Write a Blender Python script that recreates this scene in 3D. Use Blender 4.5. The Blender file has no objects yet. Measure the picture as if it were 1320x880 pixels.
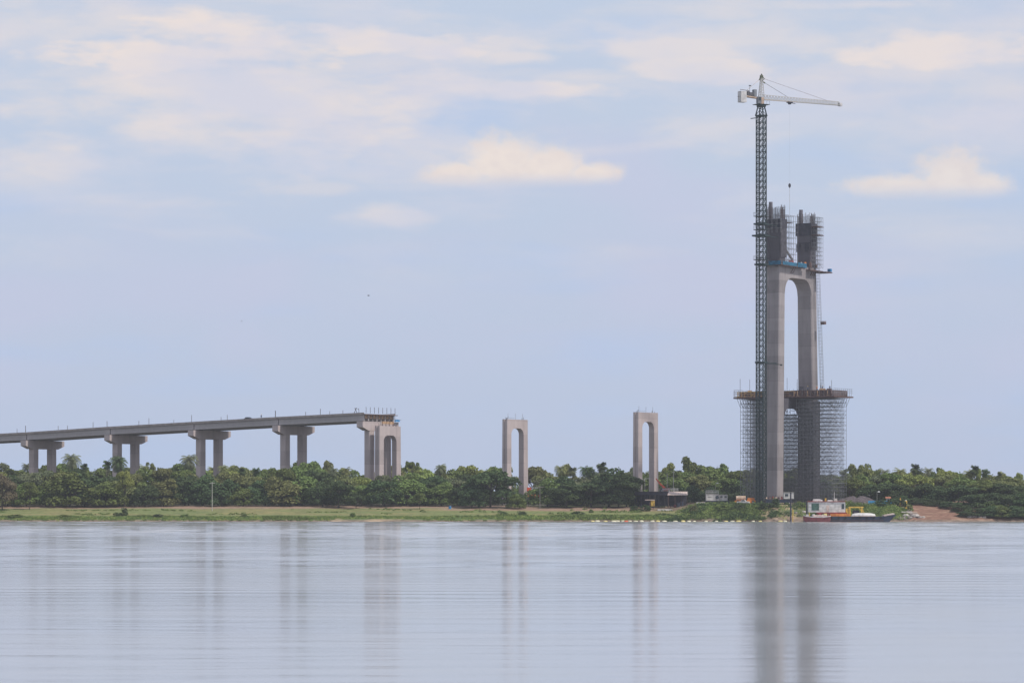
import bpy, bmesh, math, random
import numpy as np
from mathutils import Vector, Matrix, noise as mnoise
random.seed(7)
rnd = random.Random(11)
R = math.radians
SC = bpy.context.scene
COL = SC.collection

# ------------------------------------------------------------------ camera
F = 4000.0            # focal length in photo pixels (photo 1320 wide)
CAMZ = 6.0
HOR = 648.0           # horizon row
cam = bpy.data.cameras.new('camera'); camo = bpy.data.objects.new('camera', cam); COL.objects.link(camo)
cam.sensor_width = 36; cam.lens = 36 * F / 1320
cam.shift_y = (HOR - 440) / 1320
cam.clip_start = 1; cam.clip_end = 60000
camo.location = (0, 0, CAMZ); camo.rotation_euler = (R(90), 0, 0)
SC.camera = camo
SC.view_settings.view_transform = 'Standard'; SC.view_settings.look = 'None'
SC.view_settings.exposure = 0.0; SC.view_settings.gamma = 1
SC.render.engine = 'CYCLES'
SC.cycles.max_bounces = 6; SC.cycles.transparent_max_bounces = 8
SC.cycles.volume_bounces = 1; SC.cycles.use_denoising = True

# ------------------------------------------------------------------ sun and sky
SUN_EL = R(56); SUN_AZ = math.atan2(0.85, -0.5)     # azimuth from +Y towards +X
sd = Vector((math.sin(SUN_AZ) * math.cos(SUN_EL), math.cos(SUN_AZ) * math.cos(SUN_EL), math.sin(SUN_EL)))
sl = bpy.data.lights.new('sun', 'SUN'); sl.energy = 3.5; sl.angle = R(1.5); sl.color = (1, .94, .86)
so = bpy.data.objects.new('sun', sl); COL.objects.link(so)
so.rotation_euler = sd.to_track_quat('Z', 'Y').to_euler(); so.location = (200, -200, 400)

def lin(r, g, b):
    f = lambda c: (c / 255 / 12.92) if c / 255 <= .04045 else ((c / 255 + .055) / 1.055) ** 2.4
    return (f(r), f(g), f(b), 1)

def nn(nt, typ, **kw):
    n = nt.nodes.new(typ)
    for k, v in kw.items():
        if k.startswith('i_'): n.inputs[k[2:].replace('_', ' ')].default_value = v
        else: setattr(n, k, v)
    return n
def mth(nt, op, a, b=None, c=None, clamp=False):
    n = nt.nodes.new('ShaderNodeMath'); n.operation = op; n.use_clamp = clamp
    for i, v in enumerate((a, b, c)):
        if v is None: continue
        if isinstance(v, (int, float)): n.inputs[i].default_value = v
        else: nt.links.new(v, n.inputs[i])
    return n.outputs[0]
def mixc(nt, fac, a, b, blend='MIX'):
    n = nt.nodes.new('ShaderNodeMix'); n.data_type = 'RGBA'; n.blend_type = blend
    for s, v in ((n.inputs[0], fac), (n.inputs[6], a), (n.inputs[7], b)):
        if isinstance(v, (int, float)): s.default_value = v
        elif isinstance(v, tuple): s.default_value = v
        else: nt.links.new(v, s)
    return n.outputs[2]
def mrange(nt, v, a, b, c=0, d=1, smooth=True):
    n = nt.nodes.new('ShaderNodeMapRange'); n.interpolation_type = 'SMOOTHSTEP' if smooth else 'LINEAR'
    nt.links.new(v, n.inputs[0])
    for i, x in zip((1, 2, 3, 4), (a, b, c, d)): n.inputs[i].default_value = x
    return n.outputs[0]

W = bpy.data.worlds.new('World'); SC.world = W; W.use_nodes = True
nt = W.node_tree; nt.nodes.clear()
out = nt.nodes.new('ShaderNodeOutputWorld'); bg = nt.nodes.new('ShaderNodeBackground')
bg.inputs['Strength'].default_value = 0.1
nt.links.new(bg.outputs[0], out.inputs[0])
sky = nt.nodes.new('ShaderNodeTexSky'); sky.sky_type = 'NISHITA'; sky.sun_disc = False
sky.sun_elevation = SUN_EL; sky.sun_rotation = SUN_AZ; sky.air_density = 1.0; sky.dust_density = 1.5; sky.ozone_density = 1.5
tc = nt.nodes.new('ShaderNodeTexCoord')
sx = nt.nodes.new('ShaderNodeSeparateXYZ'); nt.links.new(tc.outputs['Generated'], sx.inputs[0])
el = mth(nt, 'ARCSINE', mth(nt, 'MAXIMUM', sx.outputs[2], -1.0))
az = mth(nt, 'ARCTAN2', sx.outputs[0], sx.outputs[1])
def s10(c): return (c[0] * 10, c[1] * 10, c[2] * 10, 1)
veil_lo = s10(lin(187, 200, 227)); veil_hi = s10(lin(198, 210, 230))
veil = mixc(nt, mrange(nt, el, 0.0, 0.17), veil_lo, veil_hi)
veil = mixc(nt, mrange(nt, el, 0.14, 0.5), veil, s10(lin(212, 218, 228)))
base = mixc(nt, mrange(nt, el, 0.0, 1.3, .90, .55), sky.outputs[0], veil)
def vmap(sca):
    m = nt.nodes.new('ShaderNodeMapping'); m.vector_type = 'POINT'; m.inputs['Scale'].default_value = sca
    nt.links.new(tc.outputs['Generated'], m.inputs[0]); return m.outputs[0]
def wnoise(sca, scale, det=5, rough=.55, dist=0.0):
    n = nt.nodes.new('ShaderNodeTexNoise'); n.inputs['Scale'].default_value = scale
    n.inputs['Detail'].default_value = det; n.inputs['Roughness'].default_value = rough
    n.inputs['Distortion'].default_value = dist
    nt.links.new(vmap(sca), n.inputs['Vector']); return n.outputs[0]
# wide soft lilac / blue drift over the whole sky
drift = wnoise((1, 1, 2.5), 9, 3, .5)
base = mixc(nt, mrange(nt, drift, .45, .75, 0, .38), base, s10(lin(203, 200, 226)))
base = mixc(nt, mrange(nt, wnoise((1, 1, 3.5), 13, 3, .5), .5, .75, 0, .35), base, s10(lin(175, 199, 236)))
# thin stratus streaks: everywhere above about three degrees, denser higher up
st = wnoise((1, 1, 4.5), 12, 7, .55, .35)
st_m = mth(nt, 'MULTIPLY', mrange(nt, st, .45, .68), mrange(nt, el, .052, .11, .0, .5))
def ang(px, py): return (math.atan((px - 660) / F), math.atan((HOR - py) / F * math.cos(math.atan((px - 660) / F))))
edge = wnoise((1, 1, 2.4), 70, 6, .6)
edge2 = wnoise((1, 1, 3.0), 26, 6, .55)
puff = wnoise((1, 1, 1.25), 95, 6, .62)
def blob(px, py, rx, ry, soft, amt, edg=edge, k=1.0):
    a0, e0 = ang(px, py)
    dx = mth(nt, 'DIVIDE', mth(nt, 'SUBTRACT', az, a0), rx / F)
    dy = mth(nt, 'DIVIDE', mth(nt, 'SUBTRACT', el, e0), ry / F)
    r = mth(nt, 'SQRT', mth(nt, 'ADD', mth(nt, 'MULTIPLY', dx, dx), mth(nt, 'MULTIPLY', dy, dy)))
    r = mth(nt, 'ADD', r, mth(nt, 'MULTIPLY', mth(nt, 'SUBTRACT', edg, .5), -k * 2.2))
    return mth(nt, 'MULTIPLY', mrange(nt, r, 1.0 + (soft - .5) * .8 if soft > .55 else 1.0, 1.0 - soft), amt)
def vmax(a, b): return mth(nt, 'MAXIMUM', a, b)
soft = st_m
for p in ((320, 66, 290, 46, .7, .98), (200, 68, 190, 36, .6, .95), (440, 62, 160, 30, .6, .9), (320, 125, 340, 95, .9, .8), (700, 116, 160, 20, .7, .85), (60, 34, 200, 36, .9, .6), (70, 225, 130, 28, .9, .4),
          (850, 62, 260, 22, .8, .7), (1180, 64, 230, 36, .7, .9), (900, 90, 140, 20, .7, .75), (1250, 150, 130, 36, .9, .7), (520, 278, 70, 22, .8, .6), (1150, 100, 200, 60, .9, .5), (680, 75, 70, 14, .8, .7), (110, 215, 120, 22, .8, .6),
          (420, 243, 60, 10, .9, .35), (1120, 6, 130, 10, .8, .6), (1000, 55, 400, 45, .9, .55), (1290, 110, 150, 60, .9, .45)):
    soft = vmax(soft, blob(*p, edg=edge2, k=1.45))
warm = mixc(nt, mrange(nt, wnoise((1, 1, 3), 18, 4), .35, .65), s10(lin(217, 215, 226)), s10(lin(236, 224, 219)))
c1 = mixc(nt, soft, base, warm)
# three small cumulus heads, flat below and lumpy above
def cumulus(parts, base_y, amt):
    body = None
    for (px, py, rx, ry) in parts:
        b1 = blob(px, py, rx * 1.04, ry * 1.04, .6, amt, puff, .6); body = b1 if body is None else vmax(body, b1)
    e0 = ang(parts[0][0], base_y)[1]
    cut = mrange(nt, mth(nt, 'ADD', el, mth(nt, 'MULTIPLY', mth(nt, 'SUBTRACT', edge2, .5), .003)), e0 - 6 / F, e0 + 22 / F)
    return mth(nt, 'MULTIPLY', body, cut)
cum = cumulus([(648, 212, 74, 44), (594, 226, 56, 24), (704, 216, 70, 32), (760, 225, 50, 20), (672, 233, 126, 17)], 242, .9)
cum = vmax(cum, cumulus([(1226, 233, 58, 42), (1155, 242, 84, 21), (1268, 240, 46, 24), (1195, 248, 116, 17)], 257, .78))
c2 = mixc(nt, cum, c1, mixc(nt, mrange(nt, puff, .35, .62), s10(lin(241, 228, 218)), s10(lin(234, 221, 214))))
nt.links.new(c2, bg.inputs['Color'])

# ------------------------------------------------------------------ materials
MATS = {}
def mat(name, col, rough=.8, var=.18, scale=.6, metal=0, bump=0, stretch=(1, 1, 1), spec=.3, col2=None, emit=None):
    if name in MATS: return MATS[name]
    m = bpy.data.materials.new(name); m.use_nodes = True; t = m.node_tree
    b = t.nodes['Principled BSDF']; b.inputs['Roughness'].default_value = rough; b.inputs['Metallic'].default_value = metal
    b.inputs['Specular IOR Level'].default_value = spec
    c = t.nodes.new('ShaderNodeTexCoord'); mp = t.nodes.new('ShaderNodeMapping'); mp.inputs['Scale'].default_value = stretch
    t.links.new(c.outputs['Object'], mp.inputs[0])
    n = t.nodes.new('ShaderNodeTexNoise'); n.inputs['Scale'].default_value = scale; n.inputs['Detail'].default_value = 5
    t.links.new(mp.outputs[0], n.inputs['Vector'])
    lo = tuple(x * (1 - var) for x in col[:3]) + (1,); hi = tuple(min(1, x * (1 + var)) for x in (col2 or col)[:3]) + (1,)
    t.links.new(mixc(t, mrange(t, n.outputs[0], .3, .7), lo, hi), b.inputs['Base Color'])
    if bump:
        bp = t.nodes.new('ShaderNodeBump'); bp.inputs['Distance'].default_value = bump; bp.inputs['Strength'].default_value = .5
        t.links.new(n.outputs[0], bp.inputs['Height']); t.links.new(bp.outputs[0], b.inputs['Normal'])
    MATS[name] = m; return m

def concrete(name, col, lift=4.0, amt=.16, patches=0.0):
    """formwork lifts a few metres high, each a little lighter or darker, with run-off streaks"""
    m = bpy.data.materials.new(name); m.use_nodes = True; t = m.node_tree; b = t.nodes['Principled BSDF']
    b.inputs['Roughness'].default_value = .85; b.inputs['Specular IOR Level'].default_value = .25
    c = t.nodes.new('ShaderNodeTexCoord'); s = t.nodes.new('ShaderNodeSeparateXYZ'); t.links.new(c.outputs['Object'], s.inputs[0])
    zz = mth(t, 'FLOOR', mth(t, 'DIVIDE', s.outputs[2], lift))
    side = mth(t, 'GREATER_THAN', s.outputs[1], 0)
    w = t.nodes.new('ShaderNodeTexWhiteNoise'); w.noise_dimensions = '1D'
    t.links.new(mth(t, 'ADD', zz, mth(t, 'MULTIPLY', side, 31.7)), w.inputs['W'])
    mp = t.nodes.new('ShaderNodeMapping'); mp.inputs['Scale'].default_value = (1, 1, .12); t.links.new(c.outputs['Object'], mp.inputs[0])
    n = t.nodes.new('ShaderNodeTexNoise'); n.inputs['Scale'].default_value = .9; n.inputs['Detail'].default_value = 6; t.links.new(mp.outputs[0], n.inputs['Vector'])
    n2 = t.nodes.new('ShaderNodeTexNoise'); n2.inputs['Scale'].default_value = .25; n2.inputs['Detail'].default_value = 4; t.links.new(c.outputs['Object'], n2.inputs['Vector'])
    k = mth(t, 'ADD', mth(t, 'MULTIPLY', mth(t, 'SUBTRACT', w.outputs[0], .5), amt), mth(t, 'MULTIPLY', mth(t, 'SUBTRACT', n.outputs[0], .5), amt * 1.6))
    k = mth(t, 'ADD', k, mth(t, 'MULTIPLY', mth(t, 'SUBTRACT', n2.outputs[0], .5), amt * 1.2))
    # lift joint: a thin dark line
    fr = mth(t, 'FRACT', mth(t, 'DIVIDE', s.outputs[2], lift))
    k = mth(t, 'SUBTRACT', k, mth(t, 'MULTIPLY', mth(t, 'LESS_THAN', fr, .05), .10))
    k = mth(t, 'ADD', k, 1.0)
    v = t.nodes.new('ShaderNodeVectorMath'); v.operation = 'SCALE'; v.inputs[0].default_value = col[:3]
    t.links.new(k, v.inputs['Scale']); t.links.new(v.outputs[0], b.inputs['Base Color'])
    MATS[name] = m; return m

CONC = concrete('portal_concrete', (.42, .36, .355), 5.0, .2)
CONC_DECK = concrete('girder_concrete', (.40, .375, .38), 50, .14)
CONC_PYL = concrete('pylon_concrete', (.255, .232, .238), 4.2, .27)
CONC_DARK = concrete('fresh_concrete', (.085, .08, .095), 3.2, .2)
STEEL_D = mat('crane_green_steel', (.015, .032, .033), .5, .3, 2)
SCAF = mat('galvanised_tube', (.19, .195, .21), .5, .35, 1.5)
SCAF_D = mat('dark_tube', (.07, .07, .085), .6, .35, 1.5)
REBAR = mat('rusty_rebar', (.10, .085, .09), .8, .3, 3)
FORM = mat('dark_formwork', (.045, .045, .06), .8, .3, 1)
TIMBER = mat('formwork_timber', (.42, .27, .16), .8, .35, 2)
YELLOWF = mat('yellow_formwork_beam', (.55, .36, .10), .7, .3, 2)
BROWN = mat('weathered_plank', (.11, .07, .065), .85, .35, 2)
WHITE = mat('white_paint', (.54, .53, .52), .6, .22, .9)
CRANEW = mat('crane_white_paint', (.42, .41, .39), .5, .15, 2)
RUST = mat('rusty_white_paint', (.45, .33, .25), .7, .3, 1.5)
GREYC = mat('ballast_concrete', (.48, .47, .47), .8, .15, 1)
NAVY = mat('navy_hull_paint', (.025, .035, .06), .5, .3, .8)
REDP = mat('faded_red_paint', (.22, .045, .045), .6, .3, 1)
ORANGE = mat('orange_paint', (.55, .19, .05), .6, .25, 1)
REDOR = mat('red_orange_paint', (.62, .10, .05), .55, .2, 1)
YELLOW = mat('yellow_paint', (.58, .38, .07), .6, .25, 1)
BUOYY = mat('pale_yellow_float', (.62, .52, .22), .6, .2, 1)
BUOYW = mat('chalky_white_float', (.62, .58, .42), .6, .2, 1)
BLUE = mat('blue_sheet', (.04, .20, .42), .6, .25, 1)
TEAL = mat('blue_green_netting', (.02, .11, .19), .8, .35, 1)
GLASS = mat('dark_glass', (.03, .045, .055), .15, .2, 1, spec=.6)
GREENP = mat('green_tarpaulin', (.06, .12, .10), .8, .3, 1)
TYRE = mat('black_rubber', (.02, .02, .02), .9, .2, 1)
ROOFP = mat('pale_tin_roof', (.52, .42, .38), .6, .2, 1)
POLEW = mat('pale_pole', (.42, .41, .38), .7, .2, 1)
LAMPW = mat('lamp_head_white', (.8, .8, .8), .4, .05, 1)
BARK = mat('bark', (.10, .085, .07), .9, .35, 2)
BARKP = mat('palm_bark', (.20, .175, .15), .9, .3, 2)
ROCK = mat('river_rock', (.22, .19, .18), .9, .4, 1.2)
SKIN = mat('skin', (.35, .20, .14), .6, .1, 1)
SHIRTB = mat('blue_workwear', (.05, .08, .18), .85, .2, 2)
SHIRTO = mat('orange_vest', (.6, .20, .05), .8, .2, 2)
HELM = mat('yellow_helmet', (.7, .5, .08), .4, .1, 1)

def leafmat(name, col, col2):
    m = bpy.data.materials.new(name); m.use_nodes = True; t = m.node_tree; b = t.nodes['Principled BSDF']
    b.inputs['Roughness'].default_value = .7; b.inputs['Specular IOR Level'].default_value = .15
    oi = t.nodes.new('ShaderNodeObjectInfo'); at = t.nodes.new('ShaderNodeAttribute'); at.attribute_name = 'leaf'
    c = t.nodes.new('ShaderNodeTexCoord'); n = t.nodes.new('ShaderNodeTexNoise'); n.inputs['Scale'].default_value = .45; n.inputs['Detail'].default_value = 3
    t.links.new(c.outputs['Object'], n.inputs['Vector'])
    f = mth(t, 'ADD', mth(t, 'MULTIPLY', at.outputs['Fac'], .5), mth(t, 'MULTIPLY', mrange(t, n.outputs[0], .3, .7), .5))
    k = mixc(t, f, col + (1,), col2 + (1,))
    h = t.nodes.new('ShaderNodeHueSaturation'); t.links.new(k, h.inputs['Color'])
    t.links.new(mth(t, 'ADD', mth(t, 'MULTIPLY', oi.outputs['Random'], .035), .4825), h.inputs['Hue'])
    t.links.new(mth(t, 'ADD', mth(t, 'MULTIPLY', oi.outputs['Random'], .4), .8), h.inputs['Value'])
    t.links.new(h.outputs[0], b.inputs['Base Color'])
    tr = t.nodes.new('ShaderNodeBsdfTranslucent'); t.links.new(h.outputs[0], tr.inputs['Color'])
    mx = t.nodes.new('ShaderNodeMixShader'); mx.inputs[0].default_value = .14
    o = t.nodes['Material Output']
    t.links.new(b.outputs[0], mx.inputs[1]); t.links.new(tr.outputs[0], mx.inputs[2]); t.links.new(mx.outputs[0], o.inputs[0])
    MATS[name] = m; return m
LEAF = {'dark green': leafmat('dark_green_leaf', (0.044, 0.072, 0.033), (0.094, 0.134, 0.048)),
        'mid green': leafmat('mid_green_leaf', (0.087, 0.130, 0.041), (0.199, 0.245, 0.072)),
        'olive': leafmat('olive_leaf', (0.120, 0.139, 0.052), (0.248, 0.257, 0.099)),
        'yellow-green': leafmat('yellow_green_leaf', (0.153, 0.201, 0.050), (0.336, 0.372, 0.112)),
        'grey-green': leafmat('grey_green_leaf', (0.103, 0.132, 0.071), (0.223, 0.240, 0.132)),
        'brownish': leafmat('brownish_leaf', (0.127, 0.116, 0.071), (0.239, 0.201, 0.118))}

# ------------------------------------------------------------------ mesh helpers
class MB:
    def __init__(s): s.v = []; s.f = []; s.mi = []
    def add(s, vs, fs, mi=0):
        o = len(s.v); s.v += [tuple(v) for v in vs]; s.f += [tuple(i + o for i in f) for f in fs]; s.mi += [mi] * len(fs); return s
    def box(s, c, d, rz=0, mi=0, taper=1.0):
        x, y, z = d[0] / 2, d[1] / 2, d[2] / 2; ca, sa = math.cos(rz), math.sin(rz); vs = []
        for k in (-1, 1):
            q = 1 if k < 0 else taper
            for (i, j) in ((-1, -1), (1, -1), (1, 1), (-1, 1)):
                px, py = i * x * q, j * y * q
                vs.append((c[0] + px * ca - py * sa, c[1] + px * sa + py * ca, c[2] + k * z))
        return s.add(vs, [(3, 2, 1, 0), (4, 5, 6, 7), (0, 1, 5, 4), (1, 2, 6, 5), (2, 3, 7, 6), (3, 0, 4, 7)], mi)
    def bar(s, a, b, w=.1, h=None, n=4, mi=0, w2=None, cap=True):
        a, b = Vector(a), Vector(b); d = (b - a)
        if d.length < 1e-6: return s
        d.normalize(); up = Vector((0, 0, 1)) if abs(d.z) < .95 else Vector((1, 0, 0))
        u = d.cross(up).normalized(); v = d.cross(u).normalized(); h = h or w; w2 = w if w2 is None else w2
        vs = []
        for p, q in ((a, 1), (b, w2 / w)):
            for k in range(n):
                t = 2 * math.pi * (k + .5) / n; r = .7071 if n == 4 else .5
                vs.append(p + u * (math.cos(t) * w * r * q) + v * (math.sin(t) * h * r * q))
        fs = [(k, (k + 1) % n, n + (k + 1) % n, n + k) for k in range(n)]
        if cap: fs += [tuple(range(n))[::-1], tuple(range(n, 2 * n))]
        return s.add(vs, fs, mi)
    def prism(s, poly, x0, x1, axis='x', mi=0):
        """poly in the plane across axis, extruded from x0 to x1"""
        n = len(poly); vs = []
        for x in (x0, x1):
            for (a, b) in poly: vs.append((x, a, b) if axis == 'x' else (a, x, b) if axis == 'y' else (a, b, x))
        return s.add(vs, [tuple(range(n)), tuple(range(n, 2 * n))[::-1]] + [(k, n + k, n + (k + 1) % n, (k + 1) % n) for k in range(n)], mi)
    def loft(s, rings, cap=True, mi=0):
        n = len(rings[0]); vs = [p for r in rings for p in r]; fs = []
        for i in range(len(rings) - 1):
            for k in range(n): fs.append((i * n + k, i * n + (k + 1) % n, (i + 1) * n + (k + 1) % n, (i + 1) * n + k))
        if cap: fs += [tuple(range(n))[::-1], tuple(range((len(rings) - 1) * n, len(rings) * n))]
        return s.add(vs, fs, mi)
    def ell(s, c, r, nu=10, nv=6, mi=0):
        rings = []
        for j in range(1, nv):
            t = math.pi * j / nv - math.pi / 2
            rings.append([(c[0] + r[0] * math.cos(t) * math.cos(2 * math.pi * k / nu), c[1] + r[1] * math.cos(t) * math.sin(2 * math.pi * k / nu), c[2] + r[2] * math.sin(t)) for k in range(nu)])
        return s.loft(rings, True, mi)
    def mesh(s, name, mats, fix=True, smooth=False):
        me = bpy.data.meshes.new(name); me.from_pydata(s.v, [], s.f)
        for m in (mats if isinstance(mats, (list, tuple)) else [mats]): me.materials.append(m)
        if any(s.mi): me.polygons.foreach_set('material_index', s.mi)
        if fix and len(s.f) < 20000:
            bm = bmesh.new(); bm.from_mesh(me); bmesh.ops.recalc_face_normals(bm, faces=bm.faces); bm.to_mesh(me); bm.free()
        if smooth: me.polygons.foreach_set('use_smooth', [True] * len(me.polygons))
        return me
    def build(s, name, mats, parent=None, loc=(0, 0, 0), **kw):
        return link(name, s.mesh(name, mats, **kw), parent, loc)
def link(name, me, parent=None, loc=(0, 0, 0), rz=0):
    o = bpy.data.objects.new(name, me); COL.objects.link(o); o.parent = parent; o.location = loc; o.rotation_euler.z = rz; return o
def tag(o, label=None, cat=None, group=None, kind=None):
    for k, v in (('label', label), ('category', cat), ('group', group), ('kind', kind)):
        if v: o[k] = v
    return o
def thing(name, label, cat, loc=(0, 0, 0), rz=0, group=None):
    o = bpy.data.objects.new(name, None); COL.objects.link(o); o.location = loc; o.rotation_euler = (0, 0, rz); o.empty_display_size = .5
    return tag(o, label, cat, group)
def kids(o): return KID.get(o.name, [])
def copy_tree(o, parent=None):
    c = o.copy(); COL.objects.link(c); c.parent = parent
    for ch in [x for x in bpy.data.objects if x.parent is o]: copy_tree(ch, c)
    return c
def at(px, py, Y): return Vector(((px - 660) * Y / F, Y, CAMZ - (py - HOR) * Y / F))
def xat(px, Y): return (px - 660) * Y / F
def zat(py, Y): return CAMZ - (py - HOR) * Y / F

# ------------------------------------------------------------------ terrain
def shore(X): return 1000 + 1.6 * math.sin(X * .031) + .9 * math.sin(X * .113 + 1) + .45 * math.sin(X * .41)
PL = ([-400, -60, -10, 0, 1.0, 3, 12, 28, 46, 62, 85, 120, 300, 1200], [-12, -4, -.7, 0, .5, .95, 1.5, 2.9, 4.1, 4.9, 5.35, 5.7, 6.4, 12])
PS = ([-400, -60, -10, 0, 1.2, 4, 9, 14, 22, 60, 120, 300, 1200], [-12, -4, -.7, 0, .9, 2.2, 4.2, 5.4, 5.75, 6.0, 6.2, 6.6, 12])
PRr = ([-400, -60, -10, 0, 1.5, 6, 14, 24, 40, 70, 120, 300, 1200], [-12, -4, -.7, 0, .9, 1.8, 3.2, 4.8, 6.0, 6.4, 6.6, 7.0, 12])
def ss(a, b, x): t = max(0, min(1, (x - a) / (b - a))); return t * t * (3 - 2 * t)
def hgt(X, Y):
    t = Y - shore(X)
    a = np.interp(t, *PL); b = np.interp(t, *PS); c = np.interp(t, *PRr)
    w = ss(52, 64, X); h = a * (1 - w) + b * w; w2 = ss(122, 134, X); h = h * (1 - w2) + c * w2
    if t > 1: h += .28 * mnoise.noise(Vector((X * .08, Y * .08, 3))) * min(1, t / 12) + .10 * mnoise.noise(Vector((X * .4, Y * .4, 9)))
    return float(h)
xs = sorted(set(list(np.arange(-230, 231, .8)) + [-9000, -4000, -2000, -1000, -600, -400, -300, -260, 260, 300, 400, 600, 1000, 2000, 4000, 9000]))
ys = sorted(set([600, 800, 900, 950, 970, 980, 985, 990] + list(np.arange(993, 1110, .8)) + [1115, 1125, 1140, 1160, 1200, 1260, 1350, 1500, 1800, 2300, 3500, 6000, 12000]))
gv = []; gcol = []
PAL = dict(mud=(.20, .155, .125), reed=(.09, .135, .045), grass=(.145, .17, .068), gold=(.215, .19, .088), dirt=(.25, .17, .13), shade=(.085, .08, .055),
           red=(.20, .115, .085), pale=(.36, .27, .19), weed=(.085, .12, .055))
def mixp(a, b, t): return tuple(a[i] * (1 - t) + b[i] * t for i in range(3))
def gcolor(X, Y):
    t = Y - shore(X)
    n1 = mnoise.noise(Vector((X * .03, Y * .12, 1))); n2 = mnoise.noise(Vector((X * .15, Y * .5, 5))); n3 = mnoise.noise(Vector((X * .6, Y * 1.2, 8)))
    if X < 58:
        c = PAL['reed']
        c = mixp(c, PAL['grass'], ss(9, 15, t + n1 * 8))
        c = mixp(c, PAL['gold'], ss(-.25, .35, n1 + .35 * n2) * ss(12, 20, t) * .85)
        c = mixp(c, PAL['weed'], ss(.1, .5, n2 + .4 * n3) * .5)
        tp = X / Y * F + 660
        # pinkish dirt belt before the trees; nearer the water on the right
        d0 = 45 - 8 * ss(540, 640, tp); d1 = 200 - 144 * ss(600, 700, tp)
        c = mixp(c, PAL['dirt'], ss(d0 - 3, d0 + 5, t + n1 * 8) * (1 - ss(d1 - 3, d1 + 3, t + n1 * 4)) * (1 - .4 * ss(0, .5, n2)))
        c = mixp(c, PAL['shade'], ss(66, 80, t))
        if t < 2.0 + n1 * 2.2: c = mixp(PAL['mud'], c, ss(.6, 2.4, t))
        if 330 < tp < 640 and t < 9: c = mixp(c, PAL['pale'], ss(.12, .4, n1 + n2 * .5) * .8)
    elif X < 128:
        c = mixp(PAL['weed'], PAL['grass'], ss(-.3, .5, n2))
        tp = X / Y * F + 660
        c = mixp(c, PAL['pale'], ss(.0, .35, n1 + .3 * n2) * ss(955, 1000, tp) * .9)
        c = mixp(c, PAL['dirt'], ss(14, 24, t) * .8)
        if t < 2.4: c = mixp(PAL['mud'], c, ss(.5, 2.4, t))
    else:
        c = mixp(PAL['red'], PAL['pale'], ss(.0, .6, n2) * .5)
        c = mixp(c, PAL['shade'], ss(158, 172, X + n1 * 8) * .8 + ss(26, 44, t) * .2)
        if t < 1.6: c = mixp(PAL['mud'], c, ss(.3, 1.6, t))
    k = 1 + .22 * n3
    return (c[0] * k, c[1] * k, c[2] * k, 1)
nx, ny = len(xs), len(ys)
for Y in ys:
    for X in xs:
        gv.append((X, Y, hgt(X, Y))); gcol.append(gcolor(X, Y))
gf = [(j * nx + i, j * nx + i + 1, (j + 1) * nx + i + 1, (j + 1) * nx + i) for j in range(ny - 1) for i in range(nx - 1)]
me = bpy.data.meshes.new('ground'); me.from_pydata(gv, [], gf)
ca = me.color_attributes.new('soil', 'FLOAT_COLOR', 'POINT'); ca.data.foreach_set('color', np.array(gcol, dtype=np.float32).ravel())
me.polygons.foreach_set('use_smooth', [True] * len(gf))
m = bpy.data.materials.new('river_bank_soil'); m.use_nodes = True; t = m.node_tree; b = t.nodes['Principled BSDF']
b.inputs['Roughness'].default_value = .95; b.inputs['Specular IOR Level'].default_value = .1
a_ = t.nodes.new('ShaderNodeAttribute'); a_.attribute_name = 'soil'
c_ = t.nodes.new('ShaderNodeTexCoord'); n_ = t.nodes.new('ShaderNodeTexNoise'); n_.inputs['Scale'].default_value = 1.3; n_.inputs['Detail'].default_value = 6
mp_ = t.nodes.new('ShaderNodeMapping'); mp_.inputs['Scale'].default_value = (.5, 1.2, 1); t.links.new(c_.outputs['Object'], mp_.inputs[0]); t.links.new(mp_.outputs[0], n_.inputs['Vector'])
v_ = t.nodes.new('ShaderNodeVectorMath'); v_.operation = 'SCALE'; t.links.new(a_.outputs['Color'], v_.inputs[0])
t.links.new(mrange(t, n_.outputs[0], .3, .7, .72, 1.25), v_.inputs['Scale']); t.links.new(v_.outputs[0], b.inputs['Base Color'])
me.materials.append(m)
tag(link('ground', me), kind='structure')

# water
WAVE_SLOPE = .030
m = bpy.data.materials.new('river_water'); m.use_nodes = True; t = m.node_tree; b = t.nodes['Principled BSDF']
b.inputs['Base Color'].default_value = (.29, .305, .325, 1); b.inputs['IOR'].default_value = 3.0
c_ = t.nodes.new('ShaderNodeTexCoord')
def wn(sc, scale, det, dist=0):
    mp = t.nodes.new('ShaderNodeMapping'); mp.inputs['Scale'].default_value = sc; t.links.new(c_.outputs['Object'], mp.inputs[0])
    n = t.nodes.new('ShaderNodeTexNoise'); n.inputs['Scale'].default_value = scale; n.inputs['Detail'].default_value = det; n.inputs['Distortion'].default_value = dist
    t.links.new(mp.outputs[0], n.inputs['Vector']); return n.outputs[0]
swell = wn((.16, .55, 1), 1, 4, .3); band = wn((.004, .028, 1), 1, 4)
sp = t.nodes.new('ShaderNodeSeparateXYZ'); t.links.new(c_.outputs['Object'], sp.inputs[0])
ruf = mth(t, 'ADD', mrange(t, band, .35, .65, .10, .135), 0.0)
t.links.new(ruf, b.inputs['Roughness'])
bp = t.nodes.new('ShaderNodeBump'); bp.inputs['Distance'].default_value = .035; bp.inputs['Strength'].default_value = .6
t.links.new(swell, bp.inputs['Height']); t.links.new(bp.outputs[0], b.inputs['Normal'])
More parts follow.
